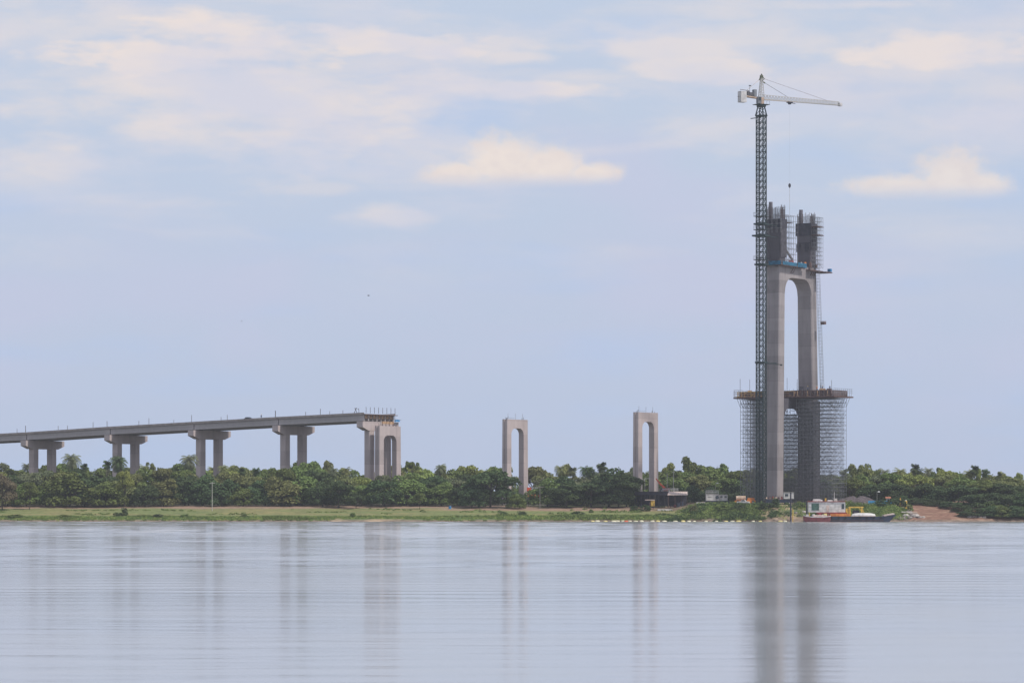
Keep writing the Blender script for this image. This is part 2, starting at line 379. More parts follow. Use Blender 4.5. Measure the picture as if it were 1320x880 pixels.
# real wind waves a few centimetres high over the reach in view, flat water outside it
WX = np.arange(-270, 271, 2.0); WY = np.concatenate([np.arange(40, 400, .42), np.arange(400, 1012, .6)])
gx, gy = np.meshgrid(WX, WY); rs_ = np.random.RandomState(4); hz_ = np.zeros_like(gx)
for k_ in range(24):
    wl = rs_.uniform(2.4, 8.5); th = rs_.normal(0, .5); ph = rs_.uniform(0, 6.283); kk = 2 * math.pi / wl
    mod = .5 + .9 * np.sin(gx * rs_.uniform(.05, .16) + rs_.uniform(0, 6)) * np.sin(gy * rs_.uniform(.04, .2) + rs_.uniform(0, 6)) + .3 * np.sin(gx * rs_.uniform(.02, .09) + gy * rs_.uniform(.01, .05) + rs_.uniform(0, 6))
    hz_ += mod * (WAVE_SLOPE / kk) * np.sin(kk * (gx * math.sin(th) + gy * math.cos(th)) + ph) / math.sqrt(12)
gust = .8 + .25 * np.sin(gy * .021 + 1 + .6 * np.sin(gx * .013)) + .15 * np.sin(gy * .067 + gx * .008)
edge_ = np.clip((270 - np.abs(gx)) / 20, 0, 1) * np.clip((gy - 40) / 10, 0, 1) * np.clip((1011 - gy) / 6, 0, 1)
hz_ *= gust * edge_ * np.interp(gy, [90, 160, 300, 500, 700, 1000], [.20, .28, .52, 1.1, 2.0, 2.5])
nxw, nyw = len(WX), len(WY); co = np.stack([gx, gy, hz_], -1).reshape(-1, 3).astype(np.float32)
ii = (np.arange(nyw - 1)[:, None] * nxw + np.arange(nxw - 1)[None, :]).ravel(); fa = np.stack([ii, ii + 1, ii + 1 + nxw, ii + nxw], 1)
nv = len(co); y_n, y_f = float(WY[0]), float(WY[-1])
ext = [(-12000, -400, 0), (12000, -400, 0), (12000, y_n, 0), (270, y_n, 0), (-270, y_n, 0), (-12000, y_n, 0), (12000, y_f, 0), (270, y_f, 0), (-270, y_f, 0), (-12000, y_f, 0), (12000, 1500, 0), (-12000, 1500, 0)]
co = np.concatenate([co, np.array(ext, np.float32)]); e_ = lambda *q_: [nv + a_i for a_i in q_]
fl_ = np.concatenate([fa.ravel(), np.array(e_(0, 1, 2, 5) + e_(3, 2, 6, 7) + e_(5, 4, 8, 9) + e_(9, 6, 10, 11))]).astype(np.int32)
wme = bpy.data.meshes.new('river_water'); nf_ = len(fl_) // 4
wme.vertices.add(len(co)); wme.vertices.foreach_set('co', co.ravel()); wme.loops.add(len(fl_)); wme.loops.foreach_set('vertex_index', fl_)
wme.polygons.add(nf_); wme.polygons.foreach_set('loop_start', np.arange(0, nf_ * 4, 4, dtype=np.int32)); wme.update(calc_edges=True); wme.validate()
wme.materials.append(m)
tag(link('river_water', wme), kind='structure')
bb = MB(); bb.add([(-12000, -400, -12), (12000, -400, -12), (12000, 640, -12), (-12000, 640, -12)], [(0, 1, 2, 3)])
tag(bb.build('river_bed', mat('river_mud', (.15, .12, .09), .9)), kind='structure')

# ------------------------------------------------------------------ bridge frame
DA = R(57)
D = Vector((math.sin(DA), -math.cos(DA), 0)); PERP = Vector((math.cos(DA), math.sin(DA), 0))   # local x, local y (away)
BRZ = math.atan2(D.y, D.x)
P0 = Vector((93.6, 1040, 0))
def along(px):
    k = (px - 660) / F
    s = (P0.x - k * P0.y) / (D.x + k * -D.y * 1.0)
    return s
def axis(s): return P0 - D * s          # s metres back from the pylon
def solve(px):
    lo, hi = -50, 600
    for _ in range(60):
        mid = (lo + hi) / 2; p = axis(mid)
        if p.x / p.y * F + 660 > px: lo = mid
        else: hi = mid
    return lo
GZ = 4.2   # foundations start under the ground

# approach piers -------------------------------------------------------
PIER = [(-58, 573.5, 'out of frame'), (55, 568, 'first'), (162.5, 561, 'second'), (270, 555, 'third'), (378.5, 549, 'fourth'), (487, 543.6, 'fifth')]
CAPW, CAPT, CAPD = 22.6, 2.7, 3.25
def hammer_pier(px, ycap, label):
    s = solve(px); p = axis(s); zt = zat(ycap, p.y)
    t = thing('bridge_pier', label, 'bridge pier', (p.x, p.y, 0), BRZ, 'twin-column approach piers with hammerhead caps')
    h = CAPW / 2
    poly = [(-h, zt), (-h, zt - 2.1), (-7.6, zt - CAPD - .05), (7.6, zt - CAPD - .05), (h, zt - 2.1), (h, zt)]
    MB().prism(poly, -CAPT / 2, CAPT / 2).build('pier_cap', CONC, t)
    for sgn in (-1, 1):
        c = MB(); y = sgn * 5.25; w, d, ch = 1.6, 1.3, .3
        pts = [(-d + ch, -w), (d - ch, -w), (d, -w + ch), (d, w - ch), (d - ch, w), (-d + ch, w), (-d, w - ch), (-d, -w + ch)]
        c.loft([[(a, y + b_, z) for (a, b_) in pts] for z in (GZ - 2, zt - CAPD - .05)])
        c.build('column', CONC, t)
        MB().box((0, y, zt + .09), (1.0, 1.2, .18)).build('bearing_pad', FORM, t)
    return s, p, zt
piers = []
PL_LAB = {'out of frame': 'concrete approach pier beyond the left edge of the photo carrying the deck', 'first': 'leftmost concrete approach pier with wide cap, short columns above the trees',
          'second': 'concrete approach pier with round palm growing against its left column', 'third': 'concrete approach pier in the middle of the five, feathery palm just left of it',
          'fourth': 'concrete approach pier with broad tree in front of its right column', 'fifth': 'concrete approach pier under the open end of the deck, behind an arched portal'}
for px, yc, nm in PIER: piers.append(hammer_pier(px, yc, PL_LAB[nm]))

# deck -------------------------------------------------------------------
DW = 20.0
deck = thing('bridge_deck', 'long grey concrete approach deck on girders ending above the fifth pier', 'bridge deck', (P0.x, P0.y, 0), BRZ)
pts = [(-s, zt) for s, p, zt in piers]
pts[0] = (pts[0][0], pts[0][1])
NG = 8
gd = MB()   # one I girder, unit length along x
def isect(x, z0, y0=0):
    return [(x, y0 - .30, z0), (x, y0 + .30, z0), (x, y0 + .30, z0 + .3), (x, y0 + .2, z0 + .45), (x, y0 + .2, z0 + 1.95), (x, y0 + .45, z0 + 2.05), (x, y0 + .45, z0 + 2.25),
            (x, y0 - .45, z0 + 2.25), (x, y0 - .45, z0 + 2.05), (x, y0 - .2, z0 + 1.95), (x, y0 - .2, z0 + .45), (x, y0 - .30, z0 + .3)]
for i in range(len(pts) - 1):
    (xa, za), (xb, zb) = pts[i], pts[i + 1]
    L = xb - xa; slope = (zb - za) / L
    xa2, xb2 = xa + .17, xb - .17 + (.8 if i == len(pts) - 2 else 0)
    za2, zb2 = za + .2 + slope * .15, zb + .2
    g = MB(); g.loft([isect(0, 0), isect(xb2 - xa2, zb2 - za2)]); gm = g.mesh('girder', CONC_DECK)
    for k in range(NG):
        link('girder', gm, deck, (xa2, -DW / 2 + .9 + k * (DW - 1.8) / (NG - 1), za2))
    # slab with kerbs
    top = 2.45
    sec = lambda x, z: [(x, -DW / 2, z + top + .02), (x, DW / 2, z + top + .02), (x, DW / 2, z + top + .75), (x, DW / 2 - .35, z + top + .75), (x, DW / 2 - .35, z + top + .30),
                        (x, -DW / 2 + .35, z + top + .30), (x, -DW / 2 + .35, z + top + .75), (x, -DW / 2, z + top + .75)]
    MB().loft([sec(xa + .06, za + slope * .06), sec(xb - .06 + (.9 if i == len(pts) - 2 else 0), zb)]).build('deck_slab', mat('slab_concrete', (.33, .29, .275), .9, .2, .5), deck)
    # diaphragm between the girders over the pier (dark joint)
    MB().box((xa, 0, za + 1.35), (.27, DW - 1.3, 2.1)).build('diaphragm', FORM, deck)
# posts standing on the deck edge
def deckz(x):
    return float(np.interp(x, [p[0] for p in pts], [p[1] for p in pts])) + 3.2
def near_edge_x(px):   # local x of the near deck edge seen at photo column px
    lo, hi = pts[0][0], pts[-1][0] + 30
    for _ in range(50):
        mid = (lo + hi) / 2; q = P0 + D * mid - PERP * (DW / 2 - .18)
        if q.x / q.y * F + 660 < px: lo = mid
        else: hi = mid
    return lo
pm = {}
for px, hp, w in ((22, 1.6, .12), (33, 2.6, .16), (75, 1.7, .12), (87, 1.6, .12), (120, 2.2, .12), (138, 2.2, .14), (179, 1.6, .12), (192, 2.4, .12), (224, 1.2, .1), (247, 2.6, .12),
                  (285, 1.2, .12), (293, 1.9, .12), (355, 2.4, .2), (394, 1.4, .12), (413, 2.2, .14), (425, 1.2, .1), (442, 1.2, .12)):
    x = near_edge_x(px); key = (hp, w)
    if key not in pm: pm[key] = MB().bar((0, 0, 0), (0, 0, hp), w).mesh('guard_post', REBAR)
    link('guard_post', pm[key], deck, (x, -DW / 2 + .18, deckz(x) - .05))
# open end of the deck
xe = pts[-1][0]; ze = pts[-1][1]
for k in range(NG):
    y = -DW / 2 + .9 + k * (DW - 1.8) / (NG - 1)
    if k < NG - 1:
        yn = y + (DW - 1.8) / (NG - 1)
        MB().box((xe + .35, (y + yn) / 2, ze + 1.75), (.3, yn - y - .5, 1.35)).build('end_shutter', TIMBER, deck)
    link('edge_post', MB().bar((0, 0, 0), (0, 0, 2.2), .12).mesh('edge_post', REBAR), deck, (xe + 1.0, y + .4, ze + 3.0))
MB().box((xe + 1.25, 0, ze + 2.55), (.8, DW + .8, .22)).build('edge_walkway', BROWN, deck)
for k in range(12):
    y = -DW / 2 + .5 + k * 1.72
    MB().bar((xe + .95, y, ze + .25), (xe + .95, y, ze + 2.5), .12).build('prop', REBAR, deck)
tr = thing('survey_trestle', 'thin black trestle of crossed poles standing on the deck near its end', 'trestle', (0, 0, 0), BRZ)
x = near_edge_x(453.5); q = P0 + D * x - PERP * (DW / 2 - 2.5); tr.location = (q.x, q.y, deckz(x) - .6)
for a, b_ in (((-1, 0, 0), (.45, 0, 2.6)), ((1, 0, 0), (-.3, 0, 2.6)), ((1.6, 0, 0), (1.4, 0, 2.3))):
    MB().bar(a, b_, .14).build('leg', REBAR, tr)
MB().bar((-.5, 0, 2.2), (1.5, 0, 2.2), .1).build('crossbar', REBAR, tr)
# items at the right end of the cap: blue sheeting and platform
q = axis(solve(487)) + PERP * (9.6) + D * 1.9
bs = thing('blue_tarpaulin', 'small blue tarpaulin tied to the scaffold at the deck end', 'tarpaulin', (q.x, q.y, ze + .1), BRZ)
MB().box((0, 0, .5), (.7, 3.2, .7), .1, taper=.8).build('sheet', BLUE, bs)
MB().bar((0, -2.4, 1.0), (0, 2.6, .85), .1).build('pole', REBAR, bs)

# portals ------------------------------------------------------------------
def portal(px, ytop, yarch, label, tz0=0):
    s = solve(px); p = axis(s); zt = zat(ytop, p.y); za = zat(yarch, p.y)
    t = thing('bridge_portal', label, 'bridge portal', (p.x, p.y, 0), BRZ, 'tall arched concrete portals')
    Wp, w, T = 13.3, 2.65, 2.05
    for sgn in (-1, 1):
        c = MB(); rings = []
        for z in (GZ - 2, zt - 18, zt):
            f = 1 + .05 * (zt - z) / zt; yo = Wp / 2 * f; yi = Wp / 2 - w; X = T / 2 * f
            pr = [(-X, yi), (X, yi), (X, yo), (.32, yo), (.22, yo - .28), (-.22, yo - .28), (-.32, yo), (-X, yo)]
            rings.append([(a, sgn * b_, z) for a, b_ in pr])
        c.loft(rings); c.build('leg', CONC, t)
    yi = Wp / 2 - w + .02; r = 2.5; poly = [(-yi, zt - .02), (-yi, za - r)]
    for k in range(1, 9): a = math.pi / 2 * k / 8; poly.append((-yi + r - r * math.cos(a), za - r + r * math.sin(a)))
    poly += [(-y, z) for y, z in poly[::-1]]
    MB().prism(poly, -T / 2 + .03, T / 2 - .03).build('crossbeam', CONC, t)
    for y in (-4.6, 0.2, 4.8):
        MB().bar((0, y, zt), (0, y, zt + 2.1), .07).build('guard_post', SCAF, t)
    MB().loft([[(x_, y_, zt + .42), (x_, y_, zt + .5)] + [(x_ + .06, y_, zt + .5), (x_ + .06, y_, zt + .42)] for x_, y_ in ((.7, -6), (.7, -1.5))]).build('guard_rail', SCAF, t)
    for k in range(9):
        y = rnd.choice((-5.5, -5, -4.6, 4.4, 5, 5.6)) + rnd.uniform(-.3, .3)
        MB().bar((rnd.uniform(-.6, .6), y, zt), (rnd.uniform(-.6, .6), y, zt + rnd.uniform(.5, 1.0)), .06).build('starter_bar', REBAR, t)
    return t, s, zt
portal(500, 549, 561, 'arched concrete portal standing right in front of the pier at the deck end')
pB = portal(664, 540.5, 552, 'arched concrete portal in the middle, a red tank at its right foot')
pC = portal(832.3, 531.5, 543.5, 'arched concrete portal beside the dark trestle platform and orange boom')
# small formwork left on top of the first portal
s = solve(500); p = axis(s); zt = zat(549, p.y)
fw = thing('formwork_frame', 'small wooden formwork frame standing on top of the deck-end portal', 'formwork', (p.x, p.y, zt), BRZ)
for y in (-3.4, -1.2, 1.0, 3.2): MB().bar((0, y, 0), (0, y, 1.9), .22).build('stud', BROWN, fw)
MB().box((0, 0, 1.2), (.12, 7.6, .9)).build('panel', TIMBER, fw)

# ------------------------------------------------------------------ pylon
pyl = thing('bridge_pylon', 'huge unfinished H-shaped concrete pylon with two raw upper legs', 'bridge pylon', (P0.x, P0.y, 0), BRZ)
ZP = 98.6
DARKSHEET = mat('dark_netting_and_dim_sheet', (.06, .058, .07), .95, .35, 1.2)  # netting on the upper legs; darkening sheets below the platform
def legc(z): return 13.3 - 2.55 * z / ZP
def legw(z): return 2.12 - .22 * z / ZP
def legT(z): return 3.0 - .38 * z / ZP
def lring(z, sgn, k=0.0, rec=True):
    yc, w, X = legc(z), legw(z) + k, legT(z) + k; ch = .35
    yo, yi = yc + w, yc - w
    r1, r2, dp = X * .42, X * .36, .4
    if rec:
        pr = [(-X + ch, yi), (X - ch, yi), (X, yi + ch), (X, yo - ch), (X - ch, yo), (r1, yo), (r2, yo - dp), (-r1 - .35, yo - dp), (-r1 - .6, yo), (-X + ch, yo), (-X, yo - ch), (-X, yi + ch)]
    else:
        pr = [(-X, yi), (X, yi), (X, yo), (-X, yo)]
    return [(a, sgn * b_, z) for a, b_ in pr]
ZU = zat(343, 1040)
for sgn in (-1, 1):
    MB().loft([lring(z, sgn) for z in (2, 30, 60, ZU)]).build('leg', CONC_PYL, pyl)
    MB().loft([lring(z, sgn, .05) for z in (ZU + .01, 98.2 - (1.0 if sgn > 0 else 0))]).build('upper_leg', CONC_DARK, pyl)
def beam(z_top, z_arch, r, T, m, steps=10):
    yl = legc(z_arch) - legw(z_arch) + .04
    lean = (legc(z_arch - r) - legw(z_arch - r) + .04)
    poly = [(-(legc(z_top) - legw(z_top) + .04), z_top), (-lean, z_arch - r)]
    for k in range(1, steps + 1): a = math.pi / 2 * k / steps; poly.append((-lean + (r - r * math.cos(a)), z_arch - r + r * math.sin(a)))
    poly += [(-y, z) for y, z in poly[::-1]]
    MB().prism(poly, -T, T).build('crossbeam', m, pyl)
beam(ZU - .03, zat(359.5, 1040), 5.2, 2.62, CONC_PYL)
ZD = zat(513.5, 1040)
beam(ZD - .2, zat(526, 1040), 4.2, 2.8, CONC_DARK)
MB().box((0, legc(25) - legw(25) - .35, (6 + ZD) / 2), (6.0, .1, ZD - 7), 0).build('netting_and_dim_sheet', DARKSHEET, pyl)  # added dark sheet standing in for the dimness behind the scaffold
MB().box((3.15, legc(25), (6 + ZD) / 2), (.1, 4.4, ZD - 7), 0).build('netting_and_dim_sheet', DARKSHEET, pyl)  # same added darkening sheet on the far leg's front face
# dark formwork collars and rebar cages at the leg tops
for sgn, z0, z1, zr in ((-1, 98.3, 100.2, 104.5), (1, 97.3, 100.3, 103.6)):
    c = MB(); yc, w, X = legc(z0), 2.15, 2.85
    for (x, y, dx, dy) in ((X, 0, .14, 2 * w + .14), (-X, 0, .14, 2 * w + .14), (0, w, 2 * X, .14), (0, -w, 2 * X, .14)):
        MB().box((x, sgn * yc + y, (z0 + z1) / 2 - .6), (dx, dy, z1 - z0 + 1.2)).build('formwork_panel', FORM, pyl)
    c = MB()
    for k in range(15):
        for sd_ in (-1, 1):
            x = -2.5 + 5.0 * k / 14
            c.bar((x, sgn * yc + sd_ * 1.75, z0 - .5), (x + rnd.uniform(-.1, .1), sgn * yc + sd_ * 1.75, zr + rnd.uniform(-1.0, .6) - (1.4 if 4 < k < 9 else 0)), .10)
    for k in range(9):
        for sd_ in (-1, 1):
            y = -1.6 + 3.2 * k / 8
            c.bar((sd_ * 2.5, sgn * yc + y, z0 - .5), (sd_ * 2.5, sgn * yc + y, zr + rnd.uniform(-1.2, .5)), .10)
    for z in np.arange(z1, zr - .5, .75):
        for sd_ in (-1, 1):
            c.bar((-2.5, sgn * yc + sd_ * 1.75, z), (2.5, sgn * yc + sd_ * 1.75, z), .07)
            c.bar((sd_ * 2.5, sgn * yc - 1.75, z), (sd_ * 2.5, sgn * yc + 1.75, z), .07)
    tag(c.build('rebar_cage', REBAR, pyl), kind='stuff')
    # steel stay-anchor tubes rising above the cage
    for (x, y, ww, zt2) in ((-2.0, 0, 1.25, zr + 1.5), (2.0, .2, .9, zr - 1.0)):
        MB().bar((x, sgn * yc + y, z0), (x, sgn * yc + y, zt2), ww, n=8).build('anchor_tube', mat('anchor_steel', (.12, .11, .13), .6, .3, 1), pyl)
# timber brackets under the beam walkway and panels on the upper legs
for sgn in (-1, 1):
    for (x, z) in ((-1.9, 92.0), (1.3, 92.0)):
        if sgn > 0: MB().box((x, sgn * (legc(z) - legw(z) - .25), z), (1.5, .35, 2.6)).build('climbing_bracket', FORM, pyl)
    MB().box((2.85, sgn * legc(92), 92.2 if sgn < 0 else 94.0), (.12, 4.1, 9.6 if sgn < 0 else 5.6)).build('netting_and_dim_sheet', DARKSHEET, pyl)
    MB().box((0, sgn * (legc(90) - legw(90) - .2), 93.6 if sgn > 0 else 90.3), (5.0, .3, .25)).build('bracket_rail', FORM, pyl)

# generic scaffold cage ----------------------------------------------------
def scaffold(name, label, loc, xs_, ys_, zs_, m, tw=.07, diag=.35, skip=None, brace=None, parts_split=True, cat='scaffold', parent=None):
    t = thing(name, label, cat, loc, BRZ)
    a, l, d = MB(), MB(), MB()
    sk = skip or (lambda x, y, z: False)
    for x in xs_:
        for y in ys_:
            run = None
            for i, z in enumerate(zs_):
                if sk(x, y, z):
                    if run is not None: a.bar((x, y, run), (x, y, zs_[i - 1]), tw * 1.2, cap=False); run = None
                elif run is None: run = z
            if run is not None: a.bar((x, y, run), (x, y, zs_[-1]), tw * 1.2, cap=False)
    for z in zs_[1:]:
        for y in ys_:
            for i in range(len(xs_) - 1):
                if not sk(xs_[i], y, z) and not sk(xs_[i + 1], y, z): l.bar((xs_[i], y, z), (xs_[i + 1], y, z), tw, cap=False)
        for x in xs_:
            for j in range(len(ys_) - 1):
                if not sk(x, ys_[j], z) and not sk(x, ys_[j + 1], z): l.bar((x, ys_[j], z), (x, ys_[j + 1], z), tw, cap=False)
    rr = random.Random(len(xs_) * 31 + len(zs_))
    for k in range(len(zs_) - 1):
        for y in ys_:
            for i in range(len(xs_) - 1):
                if rr.random() < diag and not sk(xs_[i], y, zs_[k + 1]) and not sk(xs_[i + 1], y, zs_[k + 1]) and not sk(xs_[i], y, zs_[k]):
                    A, B = (xs_[i], y, zs_[k]), (xs_[i + 1], y, zs_[k + 1])
                    if rr.random() < .5: A, B = (xs_[i + 1], y, zs_[k]), (xs_[i], y, zs_[k + 1])
                    d.bar(A, B, tw * .8, cap=False)
    tag(a.build('standards', m, t, fix=False), kind='stuff'); tag(l.build('ledgers', m, t, fix=False), kind='stuff')
    if d.v: tag(d.build('braces', m, t, fix=False), kind='stuff')
    return t
lin_ = lambda a, b, n: [a + (b - a) * i / n for i in range(n + 1)]
in_leg = lambda x, y, z: abs(x) < 3.3 and z > 36.2 
sc1 = scaffold('falsework_scaffold', 'dense tube scaffold filling the space under the pylon deck platform', (P0.x + D.x * .7, P0.y + D.y * .7, 0),
         lin_(-17.2, 17.2, 26), lin_(-5.2, 5.2, 6), lin_(5.0, ZD - .4, 28), SCAF, .082, .55, skip=in_leg)
# scaffold bay lining the far leg
sc2 = scaffold('leg_scaffold', 'dark scaffold tower against the far pylon leg under the platform', (P0.x, P0.y, 0),
         lin_(-3.9, 5.5, 7), [7.0, 8.6], lin_(5.0, ZD - 1.5, 29), SCAF_D, .07, .6)

# deck platform --------------------------------------------------------------
plat = thing('deck_platform', 'first deck segment under construction round the pylon with timber formwork and railings', 'work platform', (P0.x + D.x * .7, P0.y + D.y * .7, 0), BRZ)
XP, YP = 18.5, 6.3
MB().box((0, 0, ZD + .25), (2 * XP + .8, 2 * YP + 1.6, .45)).build('working_deck', BROWN, plat)
for (xa, xb) in ((-XP + 1.2, -3.2), (-3.0, 3.0), (3.2, XP - 1.2)):
    MB().box(((xa + xb) / 2, 0, ZD + 1.45), (xb - xa, 2 * YP - .8, 1.9)).build('slab_formwork', mat('dark_shuttering', (.10, .075, .08), .85, .4, .8), plat)
k = 0
for x in np.arange(-XP + .8, XP - .4, 1.25):
    if abs(x) > 2.4:
        mm = (YELLOWF, TIMBER, TIMBER, BROWN)[k % 4] if x < 6 else (BROWN if k % 3 else TIMBER)
        q = MB().bar((x, -YP + .2, ZD + .5), (x + .15, -YP - .15, ZD + 2.3), .26)
        q.bar((x, -YP - .5, ZD + .55), (x + 1.0, -YP - .5, ZD + .55 + (k % 3) * .7), .2)
        q.build('soldier_beam', mm, plat)
    k += 1
for z, x0, x1, mm in ((ZD + .75, -XP, 3, TIMBER), (ZD + 2.15, -XP + 1, 4, YELLOWF), (ZD + 1.5, -XP + 1, 2, TIMBER), (ZD + 1.0, 7, XP, BROWN), (ZD + 2.3, 3, XP - 1, BROWN)):
    MB().bar((x0, -YP - .65, z), (x1, -YP - .65, z), .2).build('waler', mm, plat)
for x in np.arange(-XP, XP + .1, 1.6):
    MB().bar((x, -YP - .75, ZD + .4), (x, -YP - .75, ZD + 2.9), .07).build('rail_post', SCAF, plat)
for y in np.arange(-YP - .6, YP + .8, 1.4):
    MB().bar((XP + .3, y, ZD + .4), (XP + .3, y, ZD + 3.0), .08).build('rail_post', SCAF, plat)
    MB().bar((-XP - .3, y, ZD + .4), (-XP - .3, y, ZD + 2.6), .08).build('rail_post', SCAF, plat)
for z in (ZD + 1.7, ZD + 2.3, ZD + 2.9):
    MB().bar((XP + .3, -YP - .7, z), (XP + .3, YP + .7, z), .07).build('guard_rail', SCAF, plat)
    MB().bar((-XP - .3, YP + .7, z), (-XP - .3, -YP - .75, z), .07).bar((-XP - .3, -YP - .75, z), (-XP + 3, -YP - .75, z), .07).build('guard_rail', SCAF, plat)
for x, y, h in ((-18, -4, 4.8), (-14.6, -3.5, 4.6), (-5.5, -3, 3.2), (-2.8, 1, 5.0), (0.5, 2, 4.6), (4.4, -5.5, 3.0), (8, 4.6, 2.6), (12.5, -4, 4.3), (17.2, -5.5, 3.6)):
    MB().bar((x, y, ZD + 2), (x, y, ZD + 2 + h), .09).build('antenna_pole', REBAR, plat)
for x, y, s3 in ((3.2, 0, (1.6, 1.6, 1.5)), (-7, -2, (2.2, 1.4, .7)), (10.5, 1, (2.4, 1.2, .8)), (14.5, -2, (1.8, 1.5, .6)), (-16.5, 0, (1.5, 1.5, .6))):
    MB().box((x, y, ZD + 2.4 + s3[2] / 2), s3, .4, taper=.8).build('material_stack', rnd.choice((FORM, TIMBER, BROWN)), plat)
# flared brackets under the platform ends
for x0, x1 in ((XP, 17.2), (-XP, -17.2)):
    for y in lin_(-5.2, 5.2, 6): MB().bar((x0, y, ZD), (x1, y, ZD - 3), .1).build('bracket', SCAF, plat)

# upper walkways, tarps, scaffolds -------------------------------------------
walk = thing('beam_walkway', 'plank walkway with blue netting round the top crossbeam of the pylon', 'walkway', (P0.x, P0.y, 0), BRZ)
zw = ZU - .6
yn_ = -(legc(ZU) + legw(ZU))
MB().box((-.3, yn_ - 1.0, zw), (9.0, 1.8, .28)).build('near_walkway', BROWN, walk)
MB().box((3.45, -6.2, zw - .1), (1.5, 16.5, .28)).build('front_walkway', BROWN, walk)
MB().box((3.5, 10.2, zw - .5), (1.7, 9.4, .35)).build('front_walkway', BROWN, walk)
MB().box((4.6, legc(ZU) + 3, zw - .9), (4.8, 4.6, .32)).build('corner_walkway', BROWN, walk)
MB().box((4.3, -9.0, zw + .65), (.12, 10.0, 1.15)).build('netting', TEAL, walk)
MB().box((4.3, -.3, zw + .7), (.12, 6.2, 1.5)).build('netting', TEAL, walk)
MB().box((1.8, yn_ - 2.0, zw + .7), (4.6, .12, 1.3)).build('netting', TEAL, walk)
MB().box((6.4, legc(ZU) + 4.5, zw - .1), (1.2, 1.0, 1.0)).build('netting', BLUE, walk)
for y in (-5.5, -4.2, 8.5, 9.8, 11): MB().bar((3.9, y, zw - .2), (2.75, y, zw - 2.2), .16).build('bracket', BROWN, walk)
for x, y, s3, mm in ((2.9, 4.5, (.6, 1.6, 1.5), ORANGE), (2.8, 1.8, (.5, .8, 1.3), WHITE), (3, 8, (.6, 1.6, 1.8), BROWN), (3.2, 12, (.5, 1.4, 1.1), BROWN), (0, 0, (1.6, 2.2, 1.9), mat('red_drum', (.4, .10, .10), .7))):
    MB().box((x, y, ZU + s3[2] / 2), s3, .2, taper=.75).build('material_stack', mm, walk)
sc3 = scaffold('gap_scaffold', 'thin scaffold bridging the gap between the two raw upper legs of the pylon', (P0.x, P0.y, 0),
         [-2.4, -.8, .8, 2.4], lin_(-8.2, .2, 5), lin_(ZU, 101.8, 9), SCAF, .05, .25)
for z in (99.6,): MB().box((-.2, -3.5, z), (2.2, 6, .14)).build('plank', BROWN, sc3)
cm = MB(); cm.bar((-1.5, -4.0, 92.6), (.2, .5, 87.4), .55).bar((-1.5, -7.5, 92.7), (-1.5, -3.8, 92.7), .5); cm.build('inclined_brace', mat('brace_steel', (.13, .12, .12), .7), sc3)
sc4 = scaffold('leg_top_scaffold', 'narrow scaffold tower hugging the right side of the far upper leg', (P0.x, P0.y, 0),
         [3.0, 4.1, 5.2], lin_(9.0, 13.0, 3), lin_(85.0, 102.2, 12), SCAF, .06, .4)
for z in (99.0, 96.2): MB().box((4.2, 11, z), (2.4, 4.6, .18)).build('plank', BROWN, sc4)
sc5 = scaffold('leg_side_scaffold', 'scaffold railing frame round the top of the near upper leg beside the crane', (P0.x, P0.y, 0),
         lin_(-3.4, 3.4, 4), [-14.0, -13.2], lin_(95.5, 101.5, 4), SCAF, .06, .3)
# hoist mast right of the far leg
hm = thing('hoist_mast', 'thin grey ladder-like hoist mast running up the right side of the far leg', 'hoist', (P0.x, P0.y, 0), BRZ)
rails, rungs = MB(), MB()
for x, y in ((4.3, 12.4), (5.3, 12.4), (4.3, 13.2), (5.3, 13.2)): rails.bar((x, y + .6, ZD + .6), (x - .55, y - 1.9, 85.5), .09)
for z in np.arange(ZD + 1, 85.5, 1.1):
    f = (z - ZD) / (85.5 - ZD); ox, oy = -.55 * f, .6 - 2.5 * f
    rungs.bar((4.3 + ox, 12.4 + oy, z), (5.3 + ox, 12.4 + oy, z), .08); rungs.bar((5.3 + ox, 12.4 + oy, z), (5.3 + ox, 13.2 + oy, z), .06)
rails.build('rails', SCAF, hm); tag(rungs.build('rungs', SCAF, hm), kind='stuff')
hb = thing('hoist_basket', 'small dark work basket hanging on the hoist mast beside the far leg', 'work basket', tuple(P0 + D * 5.6 + PERP * 12.4) , BRZ)
hb.location.z = zat(417, 1050)
MB().box((0, 0, 0), (1.5, 1.2, .9), taper=1.1).build('basket', BROWN, hb)
MB().bar((-1.0, 0, .65), (1.1, 0, .65), .12).build('roof_bar', TIMBER, hb)

# ------------------------------------------------------------------ tower crane
CB = at(981.3, 648, 1022); CX, CY = CB.x, CB.y
crane = thing('tower_crane', 'tall slender tower crane, dark green lattice mast and white jib', 'tower crane', (CX, CY, 0), R(-30))
MW = 2.45; h = MW / 2
def mast_section(H, n):
    q = MB(); ch = .24
    for x in (-h, h):
        for y in (-h, h): q.bar((x, y, 0), (x, y, H), ch * 1.2)
    for k in range(n):
        z0, z1 = H * k / n, H * (k + 1) / n; zm = (z0 + z1) / 2
        for a, b_ in (((-h, -h), (h, -h)), ((h, -h), (h, h)), ((h, h), (-h, h)), ((-h, h), (-h, -h))):
            q.bar((a[0], a[1], z1 - .05), (b_[0], b_[1], z1 - .05), .2)
            q.bar((a[0], a[1], z0), (b_[0], b_[1], z1), .13, cap=False); q.bar((b_[0], b_[1], z0), (a[0], a[1], z1), .13, cap=False)
    for x in (-h, h):
        for y in (-h, h): q.box((x, y, H - .12), (.36, .36, .24))
    return q.mesh('mast_section', STEEL_D, fix=False)
ZM0, ZM1 = 5.4, zat(150, 1022); NS = 22; SH = (ZM1 - ZM0) / NS
msm = mast_section(SH, 3)
for k in range(NS): link('mast_section', msm, crane, (0, 0, ZM0 + k * SH))
MB().box((0, 0, 5.5), (5.5, 5.5, .8)).build('base_slab', GREYC, crane)
